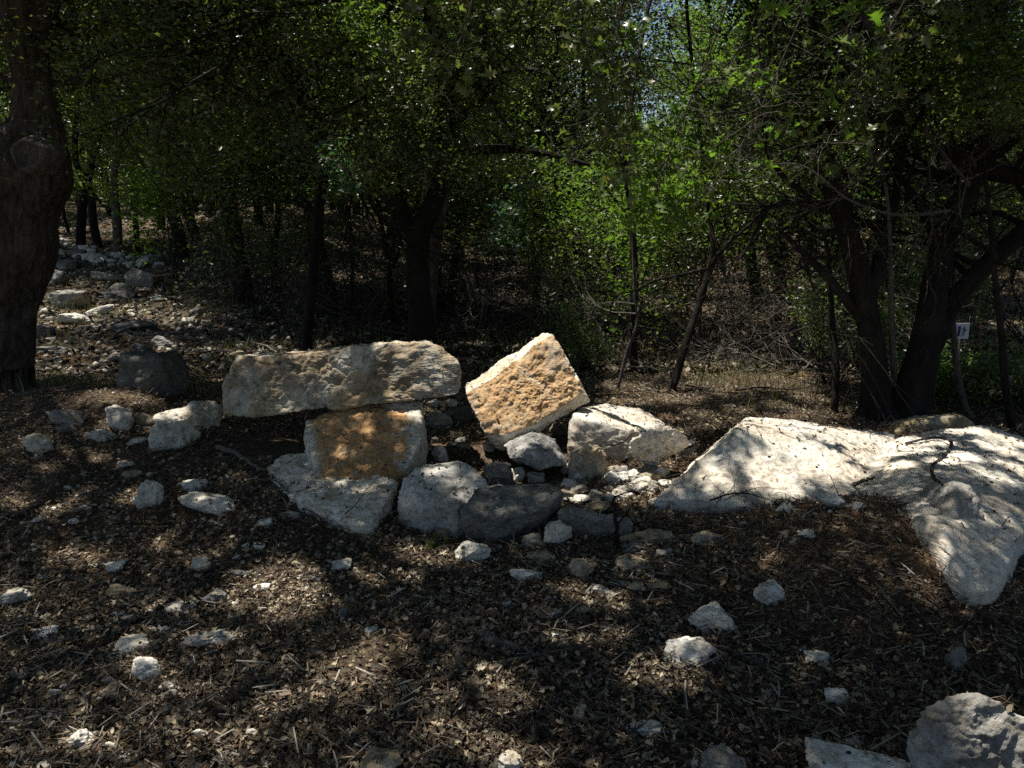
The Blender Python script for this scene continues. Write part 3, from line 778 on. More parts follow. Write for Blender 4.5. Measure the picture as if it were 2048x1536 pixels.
def branch_out(T, p, d, length, rad, level, r, tips, wig=0.18, up=0.1, kids=4, spread=0.9, taper=0.25):
    n = max(3, int(length / 0.12)) if level > 1 else 4
    n = min(n, 12)
    P = wander(p, d, length, n, wig, r, up)
    for _t in range(4):
        if not blocks_sun(P): break
        P = wander(p, np.array(d) + r.normal(size=3) * .5, length, n, wig, r, up)
    else: return
    T.add(P, np.linspace(rad, rad * taper, len(P)), 6 if rad > 0.02 else (4 if rad > 0.006 else 3))
    tips.append((P[-1], rad)); 
    if level <= 1:
        tips.append((P[len(P) // 2], rad))
    if level > 0:
        for k in range(kids):
            i = r.integers(max(1, len(P) // 3), len(P))
            dd = P[min(i, len(P) - 1)] - P[i - 1]; dd /= np.linalg.norm(dd)
            nd = dd + r.normal(size=3) * spread * 0.6
            branch_out(T, P[i], nd, length * r.uniform(0.45, 0.75), rad * 0.5, level - 1, r, tips, wig, up, kids, spread, taper)

# ------------------------------------------------------------------ sun gaps: where light reaches the stones and ground
def gp(px, py, r): return (G(px, py), r)
def dp(px, py, d, r): return (D(px, py, d), r)
GAPS = [
    # leaning boulder, fully lit
    dp(1050, 760, 5.2, .27), dp(1000, 800, 5.1, .24), dp(1100, 720, 5.3, .24), dp(1080, 800, 5.1, .24), dp(1130, 780, 5.2, .2), dp(1000, 850, 4.9, .16),
    # cream block behind
    dp(1180, 825, 5.2, .2), dp(1260, 835, 5.3, .25),
    # white slabs
    dp(1600, 890, 4.9, .36), dp(1500, 860, 5.1, .2), dp(1680, 890, 4.8, .3), dp(1540, 930, 4.6, .22), dp(1640, 960, 4.3, .2), dp(1480, 930, 4.6, .13), dp(1400, 950, 4.4, .09), dp(1560, 990, 4.1, .1), dp(1440, 990, 4.1, .08),
    dp(1750, 940, 4.4, 0.084), dp(1830, 880, 4.8, 0.084), dp(1850, 930, 4.5, 0.084), dp(1920, 880, 4.9, 0.084), dp(1990, 920, 4.6, 0.084), dp(1900, 960, 4.2, 0.084), dp(2030, 980, 4.3, 0.084), dp(2000, 1060, 3.7, 0.070),
    dp(1800, 960, 4.2, 0.084), dp(1960, 1100, 3.4, 0.050), dp(2040, 900, 4.8, 0.084),
    dp(1870, 905, 4.7, .10), dp(1960, 880, 4.9, .12), dp(2020, 930, 4.6, .10), dp(1800, 920, 4.5, .10), dp(1930, 950, 4.3, .09), dp(1990, 1000, 4.0, .07),
    (G(1990, 1415, .3), .09), (G(1940, 1400, .3), .06), (G(2010, 1470, .28), .06), (G(1900, 1450, .3), .04),
    gp(398, 1128, .03), gp(252, 1285, .03), gp(285, 1335, .05), gp(400, 1275, .03), gp(350, 1215, .03), gp(145, 1480, .04), gp(1425, 1230, .03), gp(1370, 1310, .04), gp(940, 1098, .03), gp(20, 1195, .03), gp(290, 985, .05), gp(410, 1015, .03),
    # long slab: top edge and some patches
    dp(500, 715, 5.15, .09), dp(600, 708, 5.15, .10), dp(700, 704, 5.15, .12), dp(800, 698, 5.15, .13), dp(900, 710, 5.1, .12), dp(920, 760, 5.0, .08), dp(510, 790, 4.9, .06), dp(760, 740, 4.95, .04), dp(620, 760, 4.95, .04),
    dp(520, 760, 4.8, 0.058), dp(560, 800, 4.75, 0.058), dp(680, 765, 4.8, 0.051), dp(820, 755, 4.8, 0.087), dp(885, 740, 4.8, 0.087), dp(860, 705, 4.85, 0.072), dp(740, 790, 4.75, 0.043), dp(640, 735, 4.8, 0.043), dp(590, 730, 4.8, 0.043), dp(700, 790, 4.75, 0.036), dp(480, 745, 4.8, 0.058), dp(500, 812, 4.75, 0.058),
    # brown block
    dp(640, 855, 4.85, .06), dp(660, 870, 4.8, .06), dp(820, 860, 4.85, .08), dp(815, 830, 4.95, .06), dp(730, 860, 4.6, .06), dp(760, 830, 4.72, .05), dp(690, 905, 4.42, .04), dp(780, 900, 4.42, .05), dp(820, 900, 4.7, .05),
    # low slab
    gp(760, 1000, .07), gp(720, 1010, .06), gp(560, 940, .05), gp(620, 1000, .04), gp(680, 985, .05),
    # grey boulder, dark slab, wedge
    (G(1000, 1048, .15), .045), (G(1085, 995, .19), .035), (G(958, 1012, .18), .035), (G(915, 965, .20), .06), (G(905, 1000, .17), .04), (G(905, 1034, .10), .035), (G(975, 985, .18), .03), (G(860, 950, .2), .05), (G(890, 940, .2), .05), (G(830, 985, .17), .04), (G(1040, 980, .2), .02), dp(1082, 872, 4.72, .06), dp(1118, 900, 4.62, .06), dp(1045, 880, 4.7, .03),
    gp(920, 968, .07), gp(915, 1000, .05), gp(905, 1030, .04), gp(1000, 1040, .04), gp(970, 1000, .04), gp(1070, 1000, .03), gp(1080, 880, .07), gp(1120, 905, .08), gp(1045, 880, .05), gp(1060, 1005, .03),
    # pitted, knobbly, heap
    gp(1300, 880, .09), gp(1340, 865, .09), gp(1280, 900, .05), gp(1160, 915, .06), gp(1190, 940, .05), gp(1290, 970, .09), gp(1225, 950, .05), gp(1060, 950, .09), gp(1030, 945, .07), gp(1150, 995, .05), gp(1225, 995, .05), gp(1310, 990, .09), gp(1360, 920, .09),
    gp(880, 900, .08), gp(910, 870, .07), gp(960, 935, .08), gp(930, 940, .06), gp(1000, 920, .05),
    gp(1250, 960, .10), gp(1200, 945, .09), gp(1150, 1000, .07), gp(1330, 940, .10), gp(1365, 975, .09), gp(1050, 955, .10), gp(1260, 1000, .07),
    gp(1280, 1075, .05), gp(1270, 1120, .07), gp(1160, 1135, .06), gp(1110, 1065, .04),
    # left stones
    gp(230, 840, .07), gp(215, 855, .06), gp(320, 860, .07), gp(360, 855, .08), gp(410, 815, .16), gp(380, 805, .1), gp(340, 840, .07), gp(190, 870, .06), gp(740, 1300, .07), gp(700, 1345, .09), gp(65, 885, .06), gp(200, 790, .12), gp(280, 800, .1), gp(290, 990, .08), gp(380, 970, .04),
    # litter patches
    gp(520, 1170, .11), gp(565, 1150, .10), gp(600, 1195, .10), gp(480, 1210, .07), gp(560, 1230, .07), gp(640, 1140, .07), gp(720, 1150, .07), gp(840, 1115, .09), gp(900, 1115, .07), gp(960, 1105, .05), gp(770, 1160, .06), gp(820, 1160, .05),
    gp(700, 1352, .065), gp(745, 1360, .05), gp(765, 1285, .05), gp(790, 1300, .05), gp(1130, 1180, .06), gp(1180, 1195, .07), gp(1235, 1205, .05), gp(1260, 1170, .05), gp(1080, 1225, .04), gp(1330, 1195, .04),
    gp(1300, 1345, .07), gp(1340, 1365, .06), gp(1370, 1350, .05), gp(1270, 1370, .04), gp(1120, 1275, .05), gp(1180, 1285, .05), gp(1250, 1275, .05), gp(1000, 1370, .07), gp(1030, 1395, .06), gp(1010, 1420, .05), gp(900, 1460, .07), gp(930, 1490, .06), gp(1000, 1500, .06), gp(1060, 1530, .06), gp(880, 1400, .04), gp(640, 1400, .04), gp(540, 1430, .05), gp(590, 1400, .05), gp(420, 1390, .04), gp(340, 1375, .04), gp(290, 1340, .05), gp(250, 1280, .03), gp(350, 1215, .03), gp(300, 1228, .03), gp(430, 1215, .02), gp(370, 1120, .04), gp(130, 1110, .06), gp(180, 1120, .05), gp(330, 1090, .06), gp(450, 1100, .05),
    gp(60, 1010, .07), gp(110, 1020, .07), gp(20, 1000, .06), gp(100, 940, .06), gp(190, 920, .08), gp(150, 900, .07), gp(240, 930, .06), gp(180, 975, .05), gp(250, 1000, .05), gp(330, 920, .05), gp(440, 930, .05), gp(480, 960, .07), gp(150, 1000, .05),
    gp(390, 1270, .02), gp(140, 1480, .04), gp(220, 1490, .04), gp(60, 1360, .03), gp(400, 1480, .04), gp(480, 1500, .05), gp(1840, 1180, .05), gp(1740, 1170, .03), gp(1880, 1130, .05), gp(1850, 1340, .03), gp(1990, 1330, .03), gp(1540, 1120, .04), gp(1980, 1410, .07), gp(1960, 1430, .05), gp(1380, 1300, .05),
    # slope behind
    gp(110, 492, .55), gp(150, 500, .55), gp(190, 508, .5), gp(235, 518, .45), gp(280, 526, .4), gp(320, 524, .25),
    gp(130, 620, .30), gp(190, 625, .28), gp(250, 620, .30), gp(310, 630, .30), gp(360, 640, .22), gp(410, 650, .2), gp(120, 650, .2), gp(170, 645, .2), gp(130, 586, .22), gp(290, 550, .15), gp(225, 578, .06), gp(330, 605, .1), gp(200, 700, .06), gp(130, 700, .05), gp(440, 760, .08), gp(330, 700, .1), gp(470, 710, .1), gp(480, 640, .16), gp(560, 650, .12), gp(520, 600, .2), gp(650, 690, .1), gp(420, 700, .09),
    # clearing beyond the cream block and the white slab
    gp(1470, 760, .40), gp(1530, 748, .38), gp(1420, 775, .28), gp(1580, 775, .25), gp(1380, 745, .22), gp(1620, 800, .14), gp(1450, 740, .4), gp(1350, 800, .16), gp(1300, 790, .13), gp(1400, 830, .09), gp(1480, 820, .1), gp(1560, 815, .11), gp(1250, 775, .14), gp(1210, 735, .14), gp(1200, 700, .14), gp(1050, 700, .13), gp(1340, 840, .08), gp(1600, 830, .08),
    gp(1870, 760, .28), gp(1950, 770, .2), gp(1840, 790, .12), (D(1925, 662, gd(1925, 752)), .2), gp(1240, 660, .2), gp(960, 690, .14), gp(1110, 720, .1),
    # foliage that glows
    dp(690, 340, 6.4, .16), dp(700, 370, 6.4, .14), dp(340, 430, 11, .35), dp(400, 300, 9, .3), dp(1000, 450, 6.8, .15), dp(1020, 440, 6.8, .13), dp(970, 470, 6.8, .1), dp(790, 280, 6.6, .1), dp(850, 280, 6.6, .08),
    dp(1250, 350, 9.5, .7), dp(1330, 410, 9.5, .6), dp(1200, 400, 9.0, .4), dp(1380, 330, 8.5, .5), dp(1260, 300, 8.5, .4),
    dp(1450, 200, 5.5, .30), dp(1560, 250, 5.0, .25), dp(1600, 180, 5.0, .22), dp(1400, 80, 5.5, .3), dp(1320, 150, 6, .3), dp(1650, 90, 5.5, .3), dp(1750, 250, 5.5, .2), dp(1500, 330, 6, .25), dp(1540, 400, 6.5, .3), dp(1500, 500, 8, .4),
    dp(760, 40, 6, .25), dp(660, 60, 7, .3), dp(880, 100, 6.5, .2), dp(540, 100, 7.5, .25), dp(1100, 150, 7, .3), dp(1180, 230, 7, .3), dp(1850, 130, 6, .2), dp(1900, 500, 7, .2), dp(1640, 560, 8, .3), dp(1700, 620, 8, .25),
]
GP = np.array([g[0] for g in GAPS]); GR = np.array([g[1] for g in GAPS])
SUNV = np.array(SUN[:])
KEEP_NEAR = 0.35
def carve(P, seed=0):
    """True for leaves that may stay"""
    keep = np.ones(len(P), bool)
    jit = 1 + 0.45 * fbm(P * 2.6, 3, 77)
    for g, r in zip(GP, GR):
        v = P - g
        t = v @ SUNV
        dd = np.linalg.norm(v - t[:, None] * SUNV, axis=1)
        keep &= ~((t > KEEP_NEAR) & (dd < r * 1.15 * jit + (0.035 if r > .085 else .014)))
    return keep

# ------------------------------------------------------------------ leaves
def leaf_template(kind):
    if kind == 'simple':
        V = np.array([[0, 0, 0], [-.5, .45, .10], [0, 1, -.05], [.5, .45, .10]]); F = np.array([[0, 2, 1], [0, 3, 2]])
        V[:, 0] *= 0.5
    elif kind == 'lobed':
        V = np.array([[0, 0, 0], [-.16, .22, .02], [-.48, .30, .08], [-.17, .45, .02], [-.50, .68, .08], [-.14, .70, .0], [-.16, .93, 0], [0, 1.05, -.05],
                      [.16, .93, 0], [.14, .70, .0], [.50, .68, .08], [.17, .45, .02], [.48, .30, .08], [.16, .22, .02]])
        F = np.array([[0, 13, 1, 1], [1, 13, 11, 3], [3, 11, 9, 5], [5, 9, 8, 6], [6, 8, 7, 7], [1, 3, 2, 2], [3, 5, 4, 4], [13, 12, 11, 11], [11, 10, 9, 9]])
    elif kind == 'lobedc':
        V, F = leaf_template('lobed'); V = V.copy(); V[:, 2] += 0.55 * np.abs(V[:, 0]) - 0.25 * V[:, 1] ** 2
        return V, F
    elif kind == 'sprig':      # narrow scale-leaf spray
        V = np.array([[0, 0, 0], [-.12, .5, .05], [0, 1, 0], [.12, .5, .05]]); F = np.array([[0, 2, 1], [0, 3, 2]])
    elif kind == 'curl':       # dry curled leaf
        V = []; 
        for j, (yy, ww, zz) in enumerate([(0, .06, .10), (.33, .30, .0), (.7, .26, .04), (1, .03, .26)]):
            V += [[-ww, yy, zz + .16 * (ww > .1)], [0, yy, zz], [ww, yy, zz + .16 * (ww > .1)]]
        V = np.array(V, float); F = []
        for j in range(3):
            a = j * 3
            F += [[a, a + 1, a + 4, a + 3], [a + 1, a + 2, a + 5, a + 4]]
        F = np.array(F)
    elif kind == 'dryoak':     # dry lobed leaf, cupped
        V, F = leaf_template('lobed'); V = V.copy(); V[:, 2] += 0.9 * V[:, 0] ** 2 + 0.25 * (V[:, 1] - .4) ** 2
        return V, F
    elif kind == 'chip':       # wood splinter: flat four-sided sliver
        V = np.array([[-.05, 0, 0], [.05, 0, 0], [.035, 1, 0], [-.03, 1, 0], [-.05, 0, .05], [.05, 0, .05], [.035, 1, .04], [-.03, 1, .04]], float)
        F = np.array([[4, 5, 6, 7], [0, 4, 7, 3], [1, 2, 6, 5], [0, 1, 5, 4], [3, 7, 6, 2]])
    elif kind == 'stone':
        U, F0 = ico(1); V = U * np.array([.5, .5, .35]); F = F0
    elif kind == 'blade':
        V = np.array([[-.02, 0, 0], [.02, 0, 0], [.015, .0, .5], [-.012, .02, .5], [0, .12, 1.0]], float); F = np.array([[0, 1, 2, 3], [3, 2, 4, 4]])
    return V, F

def rand_rot(n, r, up=1.0, spin=True):
    """rows: x,y,z axes. z (leaf normal) is scattered round +Z; up=large -> flat"""
    z = r.normal(size=(n, 3)); z[:, 2] = np.abs(z[:, 2]) + up; z /= np.linalg.norm(z, axis=1)[:, None]
    a = r.uniform(0, 2 * np.pi, n)
    y = np.stack([np.cos(a), np.sin(a), 0 * a], 1); y -= (y * z).sum(1)[:, None] * z; y /= np.linalg.norm(y, axis=1)[:, None]
    x = np.cross(y, z)
    return np.stack([x, y, z], 1)

def instance_mesh(name, kind, P, size, R, mat, jitter=None, r=None, smooth=False):
    V, F = leaf_template(kind)
    n = len(P); k = len(V)
    VV = V[None] * size[:, None, None] if size.ndim == 1 else V[None] * size[:, None, :]
    if jitter: VV = VV + r.normal(size=VV.shape) * jitter * (size[:, None, None] if size.ndim == 1 else size.mean(1)[:, None, None])
    W_ = np.einsum('nki,nij->nkj', VV, R) + P[:, None]
    FF = (F[None] + (np.arange(n) * k)[:, None, None]).reshape(-1, F.shape[1])
    if F.shape[1] == 4 and (F[:, 2] == F[:, 3]).any():
        tri = FF[:, 2] == FF[:, 3]
        FF = [FF[~tri], FF[tri][:, :3]]
    return new_mesh(name, W_.reshape(-1, 3), FF, mat, smooth)

def clump_points(centres, per, spread, r):
    k = len(centres)
    P = np.repeat(centres, per, 0)
    s = np.repeat(spread if np.ndim(spread) else np.full(k, spread), per)
    return P + r.normal(size=P.shape) * s[:, None] * np.array([1, 1, 0.7])

LEAFCOUNT = [0]
def crown(root, origin, centres, per, spread, size, mat, kind='simple', r=None, up=0.2, do_carve=True, name='crown', zmin=None):
    P = clump_points(np.asarray(centres), per, spread, r)
    if do_carve:
        P = P[carve(P)]
    if zmin is not None: P = P[P[:, 2] > zmin]
    n = len(P); LEAFCOUNT[0] += n
    R = rand_rot(n, r, up)
    sz = size * r.uniform(0.65, 1.3, n)
    me = instance_mesh(name, kind, P - np.asarray(origin), sz, R, M[mat])
    return add_obj(name, me, root)

def tree_root(name, label, base, cat='tree', group=None):
    e = bpy.data.objects.new(name, None); C.objects.link(e)
    e.location = base
    e.empty_display_size = 0.2
    tag(e, label, cat, group)
    return e

def px_path(wps, n):
    """wps: (px,py,d,width_px) -> smooth 3D path and radii"""
    P = []; Rr = []
    for (x, y, d, wd) in wps:
        P.append(D(x, y, d)); Rr.append(wd / FPX * d / 2)
    P = np.array(P)
    S = smooth_path(np.concatenate([P, np.array(Rr)[:, None]], 1), n)
    return S[:, :3], np.maximum(S[:, 3], 0.003)

def ptree(name, label, stems, crown_spec, bark='bark_dark', leafmat='leaf_oak', seed=1, limbs=8, limb_len=(1.0, 1.8), per=70, spread=0.16, size=0.05, kind='simple', level=2, kids=4, group=None, limb_from=0.35, cat='tree', sides=14, extra=None, up=0.15, wig=0.17, leaf_up=0.2, bk=0.16, frac=1.0, extend=2.2, zlow=1.75):
    """a tree whose stems run through given points; the stems go on above the view; limbs branch off and carry the leaves"""
    r = np.random.default_rng(seed)
    T = Tubes(); tips = []
    base = None
    for si, st in enumerate(stems):
        P, Rr = px_path(st, max(14, (6 if sides < 60 else 18) * len(st)))
        if base is None:
            g = P[0].copy(); g[2] = terrain(g[0], g[1])[0]; base = g.copy()
            # carry the stem into the ground with a flare
            ok = P[:, 2] > g[2] + .10; ok[:1] = False
            P = np.concatenate([[g + [0, 0, -0.12], g + [0, 0, -0.04], g + [0, 0, 0.04]], P[ok]]); Rr = np.concatenate([[Rr[0] * 1.14, Rr[0] * 1.09, Rr[0] * 1.04], Rr[ok]])
        top = P[-1]
        if extend and st[-1][1] < 120:
            dd = P[-1] - P[-3]; dd /= np.linalg.norm(dd)
            E = wander(top, dd + np.array([0, 0, .3]), extend, 8, 0.10, r, 0.3)
            Rr = np.concatenate([Rr, np.linspace(Rr[-1], Rr[-1] * 0.25, 8)]); P = np.concatenate([P, E[1:]])
        T.add(P, Rr, sides, bk, seed * 7 + si)
        nl = limbs if si == 0 else max(3, limbs // 2)
        for k in range(nl):
            i = int(len(P) * (limb_from + (1 - limb_from) * (k + r.random()) / nl)); i = min(i, len(P) - 2)
            a = r.uniform(0, 2 * np.pi)
            dd = np.array([math.cos(a), math.sin(a), r.uniform(-.05, .7)])
            branch_out(T, P[i], dd, r.uniform(*limb_len), max(0.008, Rr[i] * 0.45), level, r, tips, wig, up, kids)
    if extra:
        for (p, d, L, rd, lv) in extra:
            branch_out(T, np.array(p), np.array(d), L, rd, lv, r, tips, wig, up, kids)
    root = tree_root(name, label, base, cat, group)
    T.build('trunk', bark, root, base)
    cs = np.array([t[0] for t in tips])
    cs = cs[r.random(len(cs)) < frac]
    if per:
        crown(root, base, cs, per, spread, size, leafmat, kind, r, leaf_up, zmin=zlow)
    return root, base, T

# ------------------------------------------------------------------ the big trees of the view
# 1. oak at the edge with the healed branch scar
root, base, _ = ptree('oak_tree', 'thick grey-barked oak with a round healed branch scar on its trunk', [
    [(-12, 735, 6.6, 132), (-8, 640, 6.6, 134), (2, 560, 6.6, 150), (20, 484, 6.6, 166), (26, 417, 6.6, 160), (48, 333, 6.6, 176), (72, 256, 6.6, 94), (66, 180, 6.6, 66), (56, 100, 6.6, 66), (46, 20, 6.6, 76), (40, -60, 6.6, 78), (25, -200, 6.5, 70)],
    [(20, 330, 6.6, 90), (-60, 270, 6.5, 70), (-150, 180, 6.4, 60), (-240, 60, 6.2, 50)],
    [(62, 60, 6.6, 60), (110, -40, 6.7, 50), (180, -170, 6.8, 42)]],
    None, 'bark_oak', 'leaf_oak', 11, 9, (1.3, 2.2), 60, 0.2, 0.05, level=3, kids=3, limb_from=0.72, sides=110, bk=0.10, extend=1.6)
Ts = Tubes()
c0 = D(57, 309, 6.26); ring = []
# the scar: a raised collar with a sunken grey face
th = np.linspace(0, 2 * np.pi, 24)
Rw = 28 / FPX * 6.4
Vs = []; Fs = []
prof = [(1.6, 0.17), (1.32, 0.05), (1.13, -0.018), (1.0, -0.035), (0.88, -0.015), (0.74, 0.022), (0.35, 0.032), (0.0, 0.036)]
for (rr_, dz) in prof:
    for t in th[:-1]:
        wob = 1 + 0.07 * math.sin(3 * t + 1) + 0.05 * math.sin(5 * t) + 0.04 * math.sin(2 * t)
        Vs.append(c0 + np.array([math.cos(t) * Rw * rr_ * wob, dz, math.sin(t) * Rw * rr_ * 0.92 * wob]))
m_ = 23
for j in range(len(prof) - 1):
    for k in range(m_):
        Fs.append([j * m_ + k, j * m_ + (k + 1) % m_, (j + 1) * m_ + (k + 1) % m_, (j + 1) * m_ + k])
Vs = np.array(Vs); Vs[:, 1] += 0.008 * fbm(Vs * 30, 3, 4)
add_obj('branch_scar', new_mesh('branch_scar', Vs - base, np.array(Fs), M['scar'], True), root)

# 2. dark forking tree
ptree('oak_tree', 'dark forking tree with one limb sweeping out level above a thin leaning stem', [
    [(612, 668, 8.2, 22), (622, 600, 8.2, 20), (632, 480, 8.1, 20), (640, 400, 8.0, 22), (650, 300, 7.6, 26), (625, 240, 7.4, 30), (590, 170, 7.2, 31), (550, 90, 7.0, 30), (500, 20, 6.9, 28), (460, -60, 6.8, 24)],
    [(612, 210, 7.3, 26), (560, 192, 7.2, 22), (470, 180, 7.1, 18), (400, 165, 7.1, 14), (330, 152, 7.1, 9)],
    [(660, 300, 7.8, 22), (760, 230, 7.7, 20), (800, 150, 7.6, 16), (830, 60, 7.5, 12)]],
    None, 'bark_dark', 'leaf_oak', 12, 14, (0.9, 1.7), 38, 0.16, 0.042, level=2, kids=5, limb_from=0.5)
# 3. central dark trunk
ptree('oak_tree', 'stoutest black trunk rising behind the long slab', [
    [(842, 692, 7.6, 56), (840, 620, 7.6, 48), (835, 540, 7.6, 44), (838, 470, 7.6, 42), (870, 400, 7.5, 38), (892, 300, 7.2, 32), (888, 200, 6.9, 32), (870, 90, 6.6, 33), (858, 0, 6.3, 31), (850, -80, 6.1, 28)],
    [(836, 500, 7.6, 26), (806, 420, 7.6, 24), (795, 300, 7.6, 20), (812, 200, 7.5, 17), (860, 120, 7.5, 13)],
    [(895, 300, 7.4, 24), (960, 300, 7.3, 18), (1060, 300, 7.2, 12), (1180, 330, 7.1, 7)],
    [(888, 260, 7.3, 22), (960, 200, 7.3, 16), (1020, 140, 7.2, 14), (1100, 150, 7.1, 10)]],
    None, 'bark_dark', 'leaf_oak', 13, 14, (0.9, 1.8), 42, 0.17, 0.042, level=2, kids=5, limb_from=0.45, sides=20)
# 4. thin stems in the middle
thin = [
 ('slim dark sapling just beyond the long slab', 700, 640, 10.5, [(705, 500), (690, 380), (700, 260)], 9, 21),
 ('slender stem standing between the stout black trunk and the forking tree', 782, 640, 11, [(778, 540), (760, 430), (752, 300)], 12, 22),
 ('slim upright tree directly above the upright orange boulder', 1070, 650, 9.5, [(1075, 560), (1082, 470), (1070, 330), (1100, 180)], 14, 23),
 ('straight thin tree rising from the shaded floor beside the clearing', 1268, 742, 8.2, [(1266, 650), (1270, 560), (1262, 420), (1250, 300)], 18, 24),
 ('thin tree that leans outward over the sunny clearing', 1345, 782, 7.6, [(1368, 700), (1400, 600), (1425, 500), (1415, 400)], 16, 25),
 ('pale crooked sapling leaning beside the straight thin tree', 1236, 780, 7.4, [(1255, 700), (1275, 640), (1268, 560)], 7, 26),
 ('crooked thin stem with a bare lower half near the brush pile', 1668, 830, 6.9, [(1672, 730), (1664, 640), (1660, 560), (1648, 470), (1600, 400)], 15, 27),
 ('pale straight stem crossing the black double trunk', 1794, 838, 6.0, [(1786, 720), (1782, 600), (1780, 480), (1772, 380), (1740, 250), (1700, 120)], 13, 28),
 ('wavy thin stem standing before the white sign', 1938, 840, 6.0, [(1918, 760), (1906, 640), (1908, 560), (1900, 460), (1930, 380), (1925, 250)], 13, 29),
 ('thin crooked tree at the dark edge beyond the sloping white slab', 2022, 860, 6.2, [(2010, 760), (2002, 660), (1990, 560), (1980, 440)], 16, 30),
 ('slight sapling with a forked top near the stony slope', 462, 560, 13.5, [(460, 500), (452, 440), (440, 360)], 16, 31),
 ('grey-stemmed tree at the top of the stony slope', 236, 500, 17, [(234, 440), (228, 360), (240, 260)], 18, 32),
 ('dark-stemmed tree leaning at the top of the stony slope', 196, 495, 18, [(186, 440), (180, 380), (150, 300)], 17, 33),
 ('slim tree behind the crest of bleached rubble', 274, 510, 16, [(272, 450), (266, 380), (280, 280)], 12, 34),
 ('shadowed slim trunk on the slope above the forking tree', 550, 585, 12.5, [(548, 500), (556, 430), (548, 330)], 14, 35),
 ('narrow trunk in deep shade behind the stout black trunk', 902, 640, 11.5, [(905, 560), (915, 480), (930, 380)], 16, 36),
 ('faint trunk in deep shade past the upright orange boulder', 1160, 655, 12, [(1158, 560), (1150, 480), (1165, 350)], 13, 37),
 ('crooked trunk in the thicket beyond the clearing', 1560, 690, 11, [(1555, 600), (1570, 520), (1560, 420)], 16, 38),
]
for (lb, bx, by, d, wps, wd, sd) in thin:
    g = G(bx, by); d = g[1]
    st = [(bx, by, d, wd)] + [(x, y, d + 0.1 * (k + 1) * (0.5 if sd % 2 else -0.5), wd * (1 - 0.16 * k)) for k, (x, y) in enumerate(wps)]
    dy = st[-1][1]
    st.append((st[-1][0] + (sd % 5 - 2) * 20, 40, d, wd * 0.4))
    grey = lb.startswith('pale') or lb.startswith('grey') or 'wavy' in lb
    ptree('sapling' if wd < 14 else 'tree', lb, [st], None, 'bark_grey' if grey else 'bark_dark',
          ['leaf_oak', 'leaf_oak', 'leaf_bright', 'leaf_juniper'][sd % 4], sd, 12 if d < 9 else 16, (0.5, 1.3) if d < 9 else (0.8, 1.8), 42, 0.14 if d < 9 else 0.2, 0.036 if d < 9 else 0.06,
          level=2, kids=4, limb_from=0.42, sides=8, bk=0.08, cat='tree', frac=.55 if 1050 < bx < 1400 else .85, zlow=2.1 if bx > 1640 else 1.75)
# 5. big black double trunk
ptree('juniper_tree', 'great black tree whose twin trunks spread from one base behind the huge white slab', [
    [(1752, 868, 5.9, 96), (1752, 800, 5.9, 66), (1745, 700, 5.9, 47), (1728, 600, 5.9, 43), (1712, 523, 5.9, 41), (1690, 450, 5.9, 37), (1665, 390, 5.9, 32), (1640, 310, 5.9, 26), (1655, 220, 5.9, 18), (1640, 100, 5.9, 12)],
    [(1800, 868, 5.95, 96), (1828, 780, 5.95, 80), (1848, 700, 6.0, 66), (1862, 625, 6.0, 58), (1880, 520, 6.05, 50), (1902, 440, 6.1, 46), (1930, 380, 6.1, 46), (1955, 300, 6.1, 40), (1972, 200, 6.1, 38), (1990, 90, 6.1, 34), (2000, -40, 6.1, 30)],
    [(1848, 720, 6.0, 50), (1874, 672, 6.0, 42), (1903, 610, 6.0, 38), (1948, 556, 6.0, 36), (2008, 498, 6.0, 34), (2100, 410, 6.0, 32), (2190, 290, 6.0, 26)],
    [(1940, 370, 6.1, 36), (1900, 270, 6.1, 22), (1840, 200, 6.1, 17), (1760, 110, 6.1, 12), (1700, 20, 6.1, 9)],
    [(1735, 610, 5.9, 26), (1765, 500, 5.9, 24), (1790, 400, 5.95, 18), (1800, 300, 6, 13)],
    [(1950, 320, 6.1, 30), (2020, 350, 6.1, 30), (2120, 360, 6.1, 28)],
    [(1722, 640, 5.9, 20), (1660, 560, 5.85, 16), (1600, 500, 5.8, 11), (1560, 460, 5.8, 6)]],
    None, 'bark_dark', 'leaf_juniper', 41, 15, (0.7, 1.5), 46, 0.13, 0.05, kind='sprig', level=2, kids=4, limb_from=0.45, sides=26, bk=0.13, zlow=2.25)
print('LEAVES', LEAFCOUNT[0])

